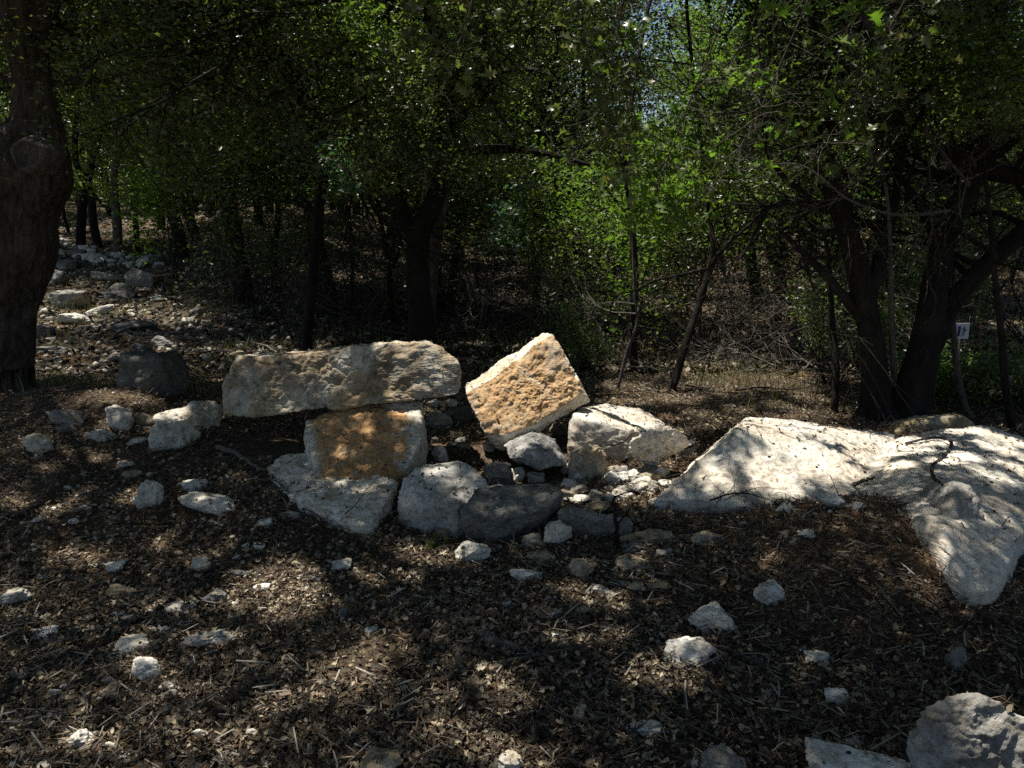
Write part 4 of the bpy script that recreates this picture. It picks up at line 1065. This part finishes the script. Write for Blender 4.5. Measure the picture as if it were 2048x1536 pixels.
# ------------------------------------------------------------------ overhead shade trees (unseen crowns added over the stones, carved into gaps for the dappled light)
def shade_tree(label, base_xy, centre, rx, ry, z0, z1, nclump, seed, leafmat='leaf_oak', per=95, spread=0.21, size=0.058, th=3.0):
    r = np.random.default_rng(seed)
    bx, by = base_xy; bz = terrain(bx, by)[0]
    base = np.array([bx, by, bz])
    T = Tubes()
    P = wander(base + [0, 0, -0.1], [r.normal() * .1, r.normal() * .1, 1], th, 10, 0.05, r, 0.2)
    T.add(P, np.linspace(0.16, 0.11, len(P)), 20, 0.1, seed)
    top = P[-1]
    a = r.uniform(0, 2 * np.pi, nclump); q = np.sqrt(r.random(nclump))
    cs = np.stack([centre[0] + rx * q * np.cos(a), centre[1] + ry * q * np.sin(a), z0 + (z1 - z0) * r.random(nclump) ** 0.8], 1)
    # ray above the picture frame only
    lim = CAMZ + np.clip(cs[:, 1], 0, 99) * 0.262 + 0.55
    cs[:, 2] = np.maximum(cs[:, 2], lim)
    # limbs to groups of clumps
    hubs = cs[r.choice(nclump, 14, replace=False)]
    for h in hubs:
        for _t in range(30):
            if _t == 12: h[:] = cs[r.integers(nclump)]
            mid = (top + h) / 2 + np.array([0, 0, 0.35]) + r.normal(size=3) * (0.25 + .08 * _t)
            S = smooth_path([top - [0, 0, .2], mid, h + [0, 0, -0.05]], 14)
            if not blocks_sun(S[2:]): break
        else: continue
        T.add(S, np.linspace(0.10, 0.03, 14), 8)
    for c in cs:
        h = hubs[np.argmin(np.linalg.norm(hubs - c, axis=1))]
        mid = (h + c) / 2 + r.normal(size=3) * 0.12
        if blocks_sun(smooth_path([h, mid, c], 8)): continue
        T.add(smooth_path([h, mid, c], 6), np.linspace(0.018, 0.004, 6), 4)
    root = tree_root('shade_tree', label, base)
    T.build('trunk', 'bark_oak', root, base)
    crown(root, base, cs, per, spread, size, leafmat, 'simple', r, 0.35)
shade_tree('unseen spreading oak with its crown carved to dapple the stony bank', (-4.6, -1.6), (-3.3, 2.2), 3.4, 3.6, 3.9, 6.2, 1050, 51)
shade_tree('unseen broad oak with its crown carved to dapple the great white slabs', (4.2, -1.5), (2.1, 2.6), 3.3, 3.6, 3.9, 6.4, 1000, 52)
shade_tree('tall oak with an unseen crown carved to dapple the stone heap', (-1.07, 9.3), (-0.6, 5.6), 3.6, 3.0, 4.6, 6.9, 800, 53, th=4.8)
shade_tree('oak with an unseen crown added to shade the clearing behind the slabs', (5.6, 10.5), (3.6, 8.2), 3.8, 3.2, 5.2, 7.4, 760, 54, th=5.0)
shade_tree('unseen oak added to shade the foot of the stony slope', (-6.6, 8.2), (-4.6, 8.2), 3.6, 3.4, 5.2, 7.4, 760, 55, th=5.0)
shade_tree('unseen oak added to shade the upper stony slope', (-11.5, 14.5), (-8.2, 14.0), 5.0, 4.2, 6.3, 8.8, 620, 56, per=80, spread=.3, size=.085, th=6.0)
print('LEAVES', LEAFCOUNT[0])

# ------------------------------------------------------------------ foliage hanging into the view
def spray(label, pts, r_spread, n_tips, per, mat, kind, size, seed, name='hanging_branch', spread=0.07, cat='branch', rad=0.008, bark='bark_grey', leaf_up=0.2):
    """a branch drawn through the given 3D points, side twigs with leaves"""
    r = np.random.default_rng(seed)
    S = smooth_path(pts, 24)
    base = S[0].copy()
    T = Tubes(); T.add(S, np.linspace(rad, rad * 0.25, 24), 5)
    cs = []
    for k in range(n_tips):
        i = r.integers(5, 24)
        e = wander(S[i], r.normal(size=3) * [1, 1, .8] + [0, 0, -.15], r_spread * r.uniform(.4, 1), 5, 0.25, r, -0.1)
        T.add(e, np.linspace(rad * .4, rad * .12, 6), 3)
        cs += [e[-1], e[3]]
    root = tree_root(name, label, base, cat)
    T.build('twig', bark, root, base)
    crown(root, base, np.array(cs), per, spread, size, mat, kind, r, leaf_up, name='foliage')
def L3(*p): return [D(*q) for q in p]
spray('lobed-leaf branch drooping across the top beside the bare grey twigs', L3((1700, -260, 4.6), (1640, -60, 4.7), (1560, 130, 4.8), (1500, 260, 4.9), (1440, 360, 5.0)), .55, 60, 9, 'leaf_bright', 'lobedc', .075, 61)
spray('lobed-leaf branch drooping over the middle of the thicket', L3((1300, -240, 4.8), (1260, -60, 4.9), (1230, 90, 5.0), (1200, 220, 5.1), (1180, 300, 5.2)), .5, 58, 9, 'leaf_oak', 'lobedc', .07, 62)
spray('lobed-leaf branch hanging lowest over the leaning boulder', L3((1500, -200, 5.2), (1450, 20, 5.3), (1380, 200, 5.4), (1330, 330, 5.5), (1290, 400, 5.5)), .5, 54, 9, 'leaf_bright', 'lobedc', .07, 63)
spray('lobed-leaf branch beside the twin black trunks', L3((1880, -200, 4.8), (1820, -20, 4.9), (1740, 120, 5.0), (1680, 240, 5.1), (1620, 320, 5.1)), .5, 54, 9, 'leaf_oak', 'lobedc', .07, 64)
spray('dark lobed-leaf branch crossing the stout black trunk', L3((1000, -260, 4.6), (960, -60, 4.7), (920, 90, 4.8), (880, 190, 4.9)), .42, 34, 6, 'leaf_oak', 'lobedc', .066, 65)
spray('blue-green sprig lit against the stout black trunk', L3((560, 250, 6.3), (620, 300, 6.3), (670, 330, 6.3), (720, 350, 6.3)), .32, 22, 9, 'leaf_blue', 'simple', .055, 66, spread=.05)
spray('blue-green sprig above the leaning boulder', L3((1060, 330, 6.7), (1040, 400, 6.7), (1010, 450, 6.7), (970, 480, 6.7)), .28, 18, 9, 'leaf_blue', 'simple', .055, 67, spread=.05)
spray('cool green sprig crossing the fork of the dark trees', L3((700, 250, 6.5), (770, 275, 6.5), (840, 285, 6.5), (930, 330, 6.5)), .3, 22, 8, 'leaf_blue', 'simple', .05, 68, spread=.05)
spray('lit sprig at the top beside the forking tree', L3((700, -120, 6.0), (720, -20, 6.0), (750, 40, 6.0), (780, 90, 6.1)), .35, 26, 9, 'leaf_bright', 'simple', .05, 69, spread=.06)

# yellow-green sapling low by the slope
def bush(name, label, px, py, h, wdt, n, per, mat, size, seed, spread=0.12, kind='simple', bark='bark_dark', group=None, z0=0.15):
    r = np.random.default_rng(seed)
    g = G(px, py); T = Tubes(); tips = []
    for k in range(n):
        a = r.uniform(0, 2 * np.pi)
        d = np.array([math.cos(a) * wdt / h * .7, math.sin(a) * wdt / h * .7, 1.0])
        branch_out(T, g + np.array([r.normal() * .04, r.normal() * .04, -.03]), d, h * r.uniform(.6, 1), 0.012, 2, r, tips, .14, .1, 3)
    root = tree_root(name, label, g, 'shrub', group)
    T.build('stem', bark, root, g)
    if per:
        cs = np.array([t[0] for t in tips]); cs = cs[cs[:, 2] > g[2] + z0 * h]
        crown(root, g, cs, per, spread, size, mat, kind, r, .3, name='foliage')
    return root
bush('shrub', 'yellow-green sapling glowing above the crest of the slope', 345, 560, 2.3, 1.0, 6, 46, 'leaf_bright', .075, 71, .16)
bush('shrub', 'bright green bush beyond the straight thin tree', 1235, 690, 2.5, 1.6, 9, 50, 'leaf_bright', .06, 72, .16)
bush('shrub', 'bright green bush beyond the thin leaning tree', 1400, 700, 2.5, 1.6, 9, 50, 'leaf_oak', .06, 73, .16)
bush('shrub', 'low green bush at the edge of the clearing', 1665, 770, 0.8, .7, 6, 30, 'leaf_oak', .045, 74, .08)
bush('shrub', 'low weedy shrub under the white sign', 1878, 790, 0.30, .5, 7, 36, 'leaf_bright', .04, 75, .08)
bush('shrub', 'low weedy shrub beside the thin crooked tree', 1985, 810, 0.40, .6, 7, 36, 'leaf_oak', .04, 76, .08)
bush('shrub', 'thin leafy shrub in the gap of the twin trunks', 1780, 700, 1.3, .9, 6, 30, 'leaf_oak', .045, 77, .1)
bush('shrub', 'dim leafy shrub beside the pale crooked sapling', 1180, 745, 0.5, .6, 5, 20, 'leaf_oak', .035, 78, .07)
bush('shrub', 'tiny green seedling beside the stone heap', 868, 1096, 0.07, .05, 2, 4, 'leaf_bright', .02, 79, .012)
bush('shrub', 'leafy understory shrub behind the forking tree', 520, 640, 2.2, 1.4, 7, 40, 'leaf_oak', .06, 80, .15)
bush('shrub', 'leafy understory shrub behind the stout black trunk', 960, 660, 2.3, 1.5, 7, 40, 'leaf_oak', .055, 81, .15)
bush('shrub', 'leafy understory shrub at the dark edge past the twin trunks', 2075, 720, 2.4, 1.5, 7, 40, 'leaf_oak', .055, 82, .15)

# bare twiggy brush
def brush(label, px, py, h, wdt, n, seed, mat='brush', level=3, rad=.012, flat=False, cat='shrub', name='bare_shrub', kids=4, group=None):
    r = np.random.default_rng(seed); g = G(px, py); T = Tubes(); tips = []
    for k in range(n):
        a = r.uniform(0, 2 * np.pi)
        q = .35 if flat else .06
        st = g + np.array([r.normal() * wdt * q, r.normal() * wdt * q * .7, 0.0])
        if flat: d = np.array([math.cos(a), math.sin(a) * .6, r.uniform(.1, .45)])
        else: d = np.array([math.cos(a) * .8, math.sin(a) * .8, 1.0])
        st[2] = terrain(st[0], st[1])[0] + (r.uniform(0, .10) if flat else -.04)
        if flat: T = Tubes()
        branch_out(T, st, d, h * r.uniform(.5, 1), rad, level, r, tips, .2, .0 if flat else .1, kids, 1.1)
        if flat and T.V:
            o = T.build(name, mat, None, st); o.location = st; tag(o, label, cat, group)
    if flat: return
    root = T.build(name, mat, None, g); root.location = g
    tag(root, label, cat)
    return root
brush('dead grey branch with many twigs lying in the sunny clearing', 1510, 735, .9, 1.9, 12, 91, flat=True, cat='branch', name='dead_branch', group='dead branches heaped in the sunny clearing')
brush('tangled dead shrub beyond the sunny clearing', 1620, 705, 1.3, 1.2, 7, 92)
brush('bare twiggy shrub behind the upright orange boulder', 1110, 690, 1.9, 1.0, 8, 93, 'bark_grey')
brush('bare twiggy shrub under the bright green bush', 1200, 700, 1.8, 1.2, 8, 94, 'bark_grey')
brush('bare dark shrub beyond the long slab', 720, 650, 1.6, 1.2, 8, 95, 'bark_grey')
brush('bare grey shrub in the shade past the stout black trunk', 950, 680, 1.5, 1.2, 8, 96, 'bark_grey')
brush('bare tangle between the twin black trunks', 1780, 790, 1.7, .9, 6, 97, 'bark_grey')
brush('bare shrub with drooping twigs behind the white sign', 1965, 700, 1.3, .9, 7, 98, 'brush')
brush('bare shrub at the foot of the stony slope', 480, 610, 1.5, 1.2, 7, 99, 'bark_grey')
brush('bare grey shrub near the forking tree', 580, 660, 1.1, .9, 6, 100, 'bark_grey')
brush('bare twigs beyond the thin leaning tree', 1440, 720, 1.0, 1.0, 6, 101, 'brush')

# bare hanging twigs near the top
def bare_branch(label, pts, n, L, seed, mat='bark_grey', rad=.011, cat='branch'):
    r = np.random.default_rng(seed); S = smooth_path(pts, 22); T = Tubes(); T.add(S, np.linspace(rad, rad * .3, 22), 6); tips = []
    for k in range(n):
        i = r.integers(3, 22)
        branch_out(T, S[i], r.normal(size=3) + [0, 0, -.2], L * r.uniform(.4, 1), rad * .35, 2, r, tips, .22, -.1, 3)
    o = T.build('bare_branch', mat, None, S[0]); o.location = S[0]
    tag(o, label, cat); return o
bare_branch('bare grey branch slanting down to the twin black trunks', L3((1690, -120, 5.3), (1740, 60, 5.4), (1800, 190, 5.5), (1880, 300, 5.7), (1940, 370, 5.9)), 16, .8, 111, rad=.03)
bare_branch('bare twiggy branch near the bright lobed leaves', L3((1900, 420, 5.4), (1800, 430, 5.3), (1700, 400, 5.2), (1600, 330, 5.1), (1480, 340, 5.0)), 14, .6, 112)
bare_branch('bare branch hanging over the bright green bushes', L3((1560, -100, 5.8), (1500, 60, 5.8), (1420, 160, 5.8), (1300, 200, 5.8)), 14, .6, 113)

# ------------------------------------------------------------------ woodland behind: shared tree shapes
def wood_tree(seed, leafmat, h=8.0, nl=22, per=68, size=.105, spread=.32, bark='bark_dark', low=0.36):
    r = np.random.default_rng(seed); T = Tubes(); tips = []
    P = wander([0, 0, -.1], [r.normal() * .1, r.normal() * .1, 1], h, 16, .06, r, .3)
    T.add(P, np.linspace(.13, .03, len(P)), 9, .08, seed)
    for k in range(nl):
        f = low + (1 - low) * (k + r.random()) / nl
        i = min(int(f * 16), 15); a = r.uniform(0, 6.28)
        L = (0.9 + 1.5 * math.sin(math.pi * min(1, f * .9 + .15))) * r.uniform(.7, 1.1)
        branch_out(T, P[i], [math.cos(a), math.sin(a), r.uniform(-.1, .6)], L, .04, 1, r, tips, .16, .1, 4)
    Pt = clump_points(np.array([t[0] for t in tips]), per, spread, r)
    me_t = new_mesh('trunk', np.concatenate(T.V), np.concatenate(T.F), M[bark], True)
    n = len(Pt)
    me_c = instance_mesh('crown', 'simple', Pt, size * r.uniform(.6, 1.3, n), rand_rot(n, r, .2), M[leafmat])
    return me_t, me_c
PROT = [wood_tree(201, 'leaf_oak'), wood_tree(202, 'leaf_oak', 9, 24), wood_tree(203, 'leaf_juniper', 6.5, 26, 60, .10, .27, low=.08), wood_tree(204, 'leaf_oak', 8.5, 22), wood_tree(205, 'leaf_bright', 5.5, 18, 40, .085, .26)]
rr = np.random.default_rng(33)
spots = []; lows = []
tries = 0
# keep a few openings to the sky as in the photograph
sky_px = [(20, 120, 26), (112, 180, 34), (1060, 60, 26), (1180, 110, 30), (1330, 250, 34), (1890, 230, 30), (1970, 300, 34), (1930, 330, 24)]
while len(spots) < 122 and tries < 6000:
    tries += 1
    y = 10.5 + 27 * rr.random() ** 0.8
    x = rr.uniform(-0.78, 0.78) * y
    pxs = 1024 + x / y * FPX
    if y < 16 and pxs < 330: continue
    if y < 12.3 and 1330 < pxs < 1640: continue
    md = 1.1 + 0.04 * y
    if any((x - a) ** 2 + (y - b) ** 2 < md * md for a, b in spots): continue
    low = any(abs(pxs - sx) < 20 + q / y * FPX for sx, q in ((80, .7), (1165, .9), (1320, 1.0), (1935, .8)))
    spots.append((x, y)); lows.append(low)
for k, (x, y) in enumerate(spots):
    kind = 2 if lows[k] else rr.choice([0, 1, 2, 3, 4], p=[.26, .24, .2, .2, .1])
    tm, cm = PROT[kind]
    z = terrain(x, y)[0]
    e = tree_root('woodland_tree', ['leafy tree in the dim woodland beyond the stones', 'leafy tree in the dim woodland beyond the stones', 'dark juniper in the dim woodland beyond the stones', 'leafy tree in the dim woodland beyond the stones', 'fresh green young tree in the dim woodland beyond the stones'][kind], (x, y, z), 'tree',
                  ['leafy trees of the woodland', 'leafy trees of the woodland', 'dark junipers of the woodland', 'leafy trees of the woodland', 'young trees of the woodland'][kind])
    e.rotation_euler = (0, 0, rr.uniform(0, 6.28)); s = rr.uniform(.75, 1.15) * (.42 if lows[k] else 1); e.scale = (s, s, s)
    for nm, me in (('trunk', tm), ('crown', cm)):
        add_obj(nm, me, e)

# far wood: one mass
r = np.random.default_rng(300)
n = 90000
y = r.uniform(38, 58, n); x = r.uniform(-0.95, 0.95, n) * y
hmax = 4.6 + 1.6 * fbm(np.stack([x * .25, y * .25, 0 * x], 1), 3, 5)
z = terrain(x, y) + hmax * r.random(n) ** .85
keep = np.ones(n, bool)
Pf = np.stack([x, y, z], 1)[keep]
Rf = rand_rot(len(Pf), r, .2)
tag(add_obj('distant_foliage', instance_mesh('distant_foliage', 'simple', Pf, r.uniform(.22, .5, len(Pf)), Rf, M['leaf_oak'])), 'dense far woodland closing off the view', 'woodland', kind='stuff')

# ------------------------------------------------------------------ forest floor
from mathutils.bvhtree import BVHTree
bv = []; bf = []; off = 0
for o, Vw in ROCKS:
    me = o.data
    if len(me.polygons) < 300: continue
    fc = np.empty(len(me.loops), np.int32); me.loops.foreach_get('vertex_index', fc)
    bv.append(Vw); bf.append(fc.reshape(-1, 3) + off); off += len(Vw)
BV = np.concatenate(bv); BF = np.concatenate(bf)
bvh = BVHTree.FromPolygons([tuple(v) for v in BV.tolist()], [tuple(f) for f in BF.tolist()])
from mathutils import noise as mnoise

def floor_pts(n, y0, y1, r, pw=1.6):
    u = r.random(n)
    a = y0 ** (2 - pw); b = y1 ** (2 - pw)
    y = (a + (b - a) * u) ** (1 / (2 - pw))
    x = r.uniform(-1, 1, n) * (0.72 * y + 0.7)
    return x, y
def scatter(name, label, cat, kind, n, y0, y1, size, mat, seed, up, jit, dens=None, zoff=(0, .02), on_rock=0.0, pw=1.6, anis=None):
    r = np.random.default_rng(seed)
    x, y = floor_pts(n, y0, y1, r, pw)
    if dens is not None:
        k = r.random(n) < dens(x, y) * (1 - .75 * bare(x, y)); x, y = x[k], y[k]
    z = terrain(x, y)
    P = np.stack([x, y, z + r.uniform(zoff[0], zoff[1], len(x))], 1)
    # pieces under a stone are dropped, a few lie on top of it
    ok = np.ones(len(P), bool)
    m = (y > 1.8) & (y < 6.5)
    for i in np.nonzero(m)[0]:
        h = bvh.ray_cast((x[i], y[i], 3.0), (0, 0, -1))
        if h[0] is not None and h[0].z > P[i, 2] + .012:
            if h[1].z > .8 and r.random() < on_rock: P[i, 2] = h[0].z + .003
            else: ok[i] = False
    P = P[ok]
    s = r.uniform(*size, len(P))
    R = rand_rot(len(P), r, up)
    if anis is not None: s = s[:, None] * (np.array(anis)[None] * r.uniform(.75, 1.25, (len(P), 3)))
    me = instance_mesh(name, kind, P, s, R, M[mat], jit, r)
    o = add_obj(name, me); tag(o, label, cat, kind='stuff'); return o

def mul(x, y):      # where wood mulch prevails: the two mounds
    a = np.exp(-(((x - 2.0) / 1.1) ** 2 + ((y - 3.3) / .95) ** 2)); b = np.exp(-(((x + 3.3) / 1.3) ** 2 + ((y - 5.9) / .9) ** 2))
    return np.clip(a + b, 0, 1)
def bare(x, y):      # worn patches where the reddish soil shows
    a = 0
    for px, py, rx in ((740, 1290, .22), (690, 1350, .16), (1180, 1000, .1), (250, 790, .12)):
        g = G(px, py); a = a + np.exp(-(((x - g[0]) / rx) ** 2 + ((y - g[1]) / (rx * .8)) ** 2))
    return np.clip(a, 0, 1)
def patch(x, y, s=1.1, sd=3): return fbm(np.stack([x * s, y * s, 0 * x], 1), 3, sd)
scatter('leaf_litter', 'curled dry leaves carpeting the whole bank', 'leaf litter', 'curl', 210000, 1.5, 10, (.009, .027), 'litter', 401, .9, .05, lambda x, y: np.clip(.75 + .5 * patch(x, y) - .8 * mul(x, y), .08, 1), (0, .022), .06)
scatter('leaf_litter', 'lobed dry oak leaves lying among the curled ones', 'leaf litter', 'dryoak', 38000, 1.5, 8, (.014, .036), 'litter', 402, 1.0, .04, lambda x, y: np.clip(.7 + .6 * patch(x, y, 1.3, 9) - .8 * mul(x, y), .08, 1), (0.002, .028), .06)
scatter('wood_mulch', 'reddish brown shredded wood chips over the mounds', 'mulch', 'chip', 150000, 1.5, 8.5, (.010, .055), 'chips', 403, 1.6, 0, lambda x, y: np.clip(.30 + .3 * patch(x, y, 1.5, 19) + 1.0 * mul(x, y), .1, 1), (0, .028), .02, anis=(1.1, 1, .8))
scatter('wood_splinters', 'grey weathered splinters strewn in the leaf litter', 'mulch', 'chip', 9000, 1.5, 8, (.02, .10), 'greychips', 404, 2.5, 0, lambda x, y: np.clip(.4 + .7 * patch(x, y, .9, 29), .02, 1), (.008, .032), .03, anis=(.7, 1, .5))
scatter('gravel', 'crumbs of pale limestone between the leaves', 'gravel', 'stone', 11000, 1.6, 10, (.006, .026), 'gravel', 405, 1.2, .06, lambda x, y: np.clip(.12 + .8 * patch(x, y, 1.0, 39) + .5 * (x < -.8), .03, 1), (-.002, .012), .01)
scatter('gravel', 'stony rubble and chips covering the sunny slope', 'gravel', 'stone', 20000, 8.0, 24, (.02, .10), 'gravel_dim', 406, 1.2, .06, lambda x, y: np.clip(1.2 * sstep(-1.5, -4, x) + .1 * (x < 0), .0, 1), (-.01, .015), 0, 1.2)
scatter('leaf_litter', 'dry leaves on the forest floor under the trees', 'leaf litter', 'curl', 60000, 8, 26, (.05, .10), 'litter_shade', 407, .9, .05, lambda x, y: 1 - .7 * sstep(-1.5, -4, x), (0, .03), 0, 1.2)
scatter('grass', 'thin dry grass tufts in the clearing and on the slope', 'grass', 'blade', 26000, 6.3, 14, (.05, .20), 'grass', 408, 5, 0, lambda x, y: np.clip(.9 * patch(x, y, .9, 49) + .15, 0, 1), (-.005, 0), 0, 1.2)

# fallen sticks
def stick(label, pts, rad, seed, twigs=0, L=.15, mat='brush', name='stick', cat='stick', taper=.45):
    r = np.random.default_rng(seed); S = smooth_path(pts, 18)
    S = S + r.normal(size=S.shape) * rad * .25
    T = Tubes(); T.add(S, np.linspace(rad, rad * taper, 18), 8, .12, seed); tips = []
    # close the ends
    T.add([S[0] - (S[1] - S[0]) * .03, S[0]], [rad * .05, rad], 8); T.add([S[-1], S[-1] + (S[-1] - S[-2]) * .05], [rad * taper, rad * .03], 8)
    for k in range(twigs):
        i = r.integers(3, 17); branch_out(T, S[i], r.normal(size=3) * [1, 1, .3] + [0, 0, .15], L * r.uniform(.5, 1), rad * .45, 1, r, tips, .2, 0, 2)
    o = T.build(name, mat, None, S[0]); o.location = S[0]; tag(o, label, cat); return o
stick('thick weathered stick between the low slab and bare leaves', [G(436, 895, .05), G(470, 905, .05), G(500, 925, .03), G(532, 940, .03)], .018, 501, 1)
stick('stubby grey split log end lying in the litter', [G(912, 1290, .02), G(918, 1318, .02), G(926, 1346, .015)], .012, 502, 0, taper=.8)
stick('longer weathered branch piece lying slantwise in the litter', [G(960, 1268, .02), G(1000, 1285, .025), G(1045, 1302, .015)], .017, 503, 1, taper=.8)
stick('long thin greenish twig crossing the open litter', [G(1000, 1325, .02), G(1060, 1312, .03), G(1130, 1300, .03), G(1200, 1285, .03), G(1265, 1278, .02)], .006, 504, 3, .12, 'bark_grey')
stick('dark stick standing upright in front of the long grey bar', [G(1232, 1096, 0.0), D(1234, 1060, 3.52), D(1230, 1030, 3.53), D(1228, 994, 3.56)], .013, 505, 3, .2, 'bark_dark')
stick('short upright twig planted on the mulch mound', [G(1580, 1078, 0.0), D(1576, 1050, 3.55), D(1566, 1018, 3.6)], .007, 506, 2, .15)
stick('thin bent twig arching across the lower litter', [G(1080, 1395, .01), G(1120, 1425, .03), G(1180, 1438, .05), G(1235, 1425, .03), G(1252, 1405, .01)], .0035, 507, 1, .08, 'brush')
stick('pale fallen branch among the stones of the open bank', [G(0, 1030, .02), G(50, 1020, .03), G(90, 985, .04), G(115, 950, .05)], .009, 508, 4, .25)
stick('thin twig lying across the flat-topped cream block', [D(1200, 892, 4.85), D(1240, 888, 4.84), D(1265, 868, 4.88), D(1285, 862, 4.9)], .004, 509, 1, .1, 'bark_dark')
stick('long curving twig rising from the pitted boulder', [G(1345, 905, .10), D(1400, 885, 4.9), D(1440, 852, 5.2), D(1500, 780, 5.6)], .005, 510, 3, .2, 'bark_dark')
stick('tangled twig lying where the huge white slab meets the litter', [D(1330, 955, 4.3), D(1380, 945, 4.35), D(1420, 940, 4.3), D(1470, 945, 4.2)], .006, 511, 8, .22, 'bark_dark')
stick('dry twig bundle on the front lip of the huge white slab', [D(1420, 1000, 3.95), D(1480, 985, 4.0), D(1540, 1000, 3.9)], .005, 512, 10, .2, 'bark_dark')
stick('thin twig fan sprouting above the stone hump', [G(1690, 1020, .0), D(1675, 985, 3.8), D(1660, 950, 3.85)], .003, 513, 6, .2, 'brush')
stick('tan bark scrap resting between the two white slabs', [D(1708, 968, 4.05), D(1725, 962, 4.07), D(1748, 955, 4.08)], .012, 514, 0, taper=.6)
stick('curved bare root beside the round grey cobble', [G(1078, 1040, .05), G(1080, 1070, .05), G(1088, 1100, .03), G(1100, 1112, .01)], .006, 515, 0)
stick('dark twig branching over the low pale slab', [G(690, 1028, .13), G(715, 1005, .14), G(735, 975, .14)], .003, 516, 4, .1, 'bark_dark')
stick('straight pale stick poking out of the mulch mound', [G(1760, 1180, .02), G(1790, 1215, .03), G(1800, 1235, .01)], .006, 517, 0)
stick('thin pale twig curving down by the bottom rocks', [G(1215, 1400, .03), G(1222, 1440, .02), G(1240, 1480, .02), G(1268, 1478, .02)], .003, 518, 1, .06)
stick('drooping thin twig among leaves near the bright cut-off rock', [G(1065, 1420, .02), G(1062, 1460, .02), G(1075, 1500, .02), G(1095, 1530, .02)], .003, 519, 1, .06)
rr = np.random.default_rng(77)
for k in range(110):
    px = rr.uniform(0, 2048); py = rr.uniform(900, 1530)
    g = G(px, py); a = rr.uniform(0, 3.14); L = rr.uniform(.08, .30)
    pts = []
    for t in (-.5, -.15, .2, .5):
        q = g[:2] + np.array([math.cos(a), math.sin(a)]) * L * t + rr.normal(size=2) * .012
        pts.append([q[0], q[1], terrain(q[0], q[1])[0] + .018 + .015 * rr.random()])
    o = stick('thin dry twig lying loose in the leaf litter', pts, rr.uniform(.0015, .0045), 600 + k, int(rr.integers(0, 3)), .07, ['brush', 'bark_grey', 'bark_dark'][k % 3], 'twig', 'twig')
    o['group'] = 'loose twigs in the leaf litter'
for k in range(60):
    px = rr.uniform(60, 1600); py = rr.uniform(640, 800)
    g = G(px, py); a = rr.uniform(0, 3.14); L = rr.uniform(.3, 1.1)
    pts = []
    for t in (-.5, -.15, .2, .5):
        q = g[:2] + np.array([math.cos(a), math.sin(a) * .7]) * L * t + rr.normal(size=2) * .03
        pts.append([q[0], q[1], terrain(q[0], q[1])[0] + .03 + .05 * rr.random()])
    o = stick('dead branch fallen on the shaded forest floor', pts, rr.uniform(.005, .014), 800 + k, 3, .25, ['brush', 'bark_grey'][k % 2], 'fallen_branch', 'branch')
    o['group'] = 'dead branches on the forest floor'

# dark strap on the sloping slab
sb = [(1812, 889), (1850, 880), (1885, 876), (1900, 884), (1899, 900), (1880, 920), (1866, 932), (1864, 948), (1872, 960), (1882, 972)]
def on_rock_hit(px, py, lift=.006):
    d = ray(px, py); h = bvh.ray_cast(tuple(CAM), Vector(d).normalized())
    return (np.array(h[0][:]) + np.array([0, 0, lift])) if h[0] is not None else G(px, py)
stick('dark bent strap lying across the sloping white slab', [on_rock_hit(*p) for p in sb], .010, 520, 0, mat='strap', name='strap', cat='strap', taper=.9)
stick('fine dark vine looped beside the strap', [on_rock_hit(*p) for p in [(1812, 890), (1840, 888), (1870, 882), (1895, 890)]], .004, 521, 0, mat='strap', name='vine', cat='vine', taper=.8)

# small white sign on a stake
gs = G(1925, 752)
dS = gs[1]
sg = tree_root('sign', 'small white sign with a dark scribble seen past the twin black trunks', gs, 'sign')
cS = D(1924, 662, dS) - gs
hw, hh_ = 14 / FPX * dS, 16 / FPX * dS
bm = bmesh.new(); bmesh.ops.create_cube(bm, size=1.0)
for v in bm.verts: v.co = Vector((v.co.x * 2 * hw, v.co.y * .006, v.co.z * 2 * hh_))
me = bpy.data.meshes.new('board'); bm.to_mesh(me); bm.free(); me.materials.append(M['sign'])
b_ = add_obj('board', me, sg, cS)
T = Tubes(); T.add([[0, .012, -.05], [0, .012, cS[2] + hh_ * .5]], [.012, .012], 6); T.V[0][:, 0] += cS[0]
T.build('stake', 'bark_grey', sg)
T = Tubes()
def ink(pts, rr_=.0035):
    T.add(smooth_path([[cS[0] + a * hw, cS[1] - .006, cS[2] + b * hh_] for a, b in pts], 12), np.full(12, rr_), 4)
ink([(-.55, -.7), (-.5, .2), (-.6, .8), (-.35, .4), (-.45, -.6)], .008)
ink([(.0, -.7), (.12, .1), (.1, .5), (.3, .55), (.35, .1), (.3, -.5)])
ink([(.15, .1), (.45, .2), (.6, .0)])
T.build('scribble', 'ink', sg)
stick('short red-wrapped stake beyond the white sign', [G(1962, 745, 0), D(1962, 690, G(1962, 745)[1]), D(1960, 648, G(1962, 745)[1])], .007, 530, 0, mat='red', name='stake', cat='stake', taper=.9)
print('LEAVES', LEAFCOUNT[0], 'OBJ', len(bpy.data.objects))
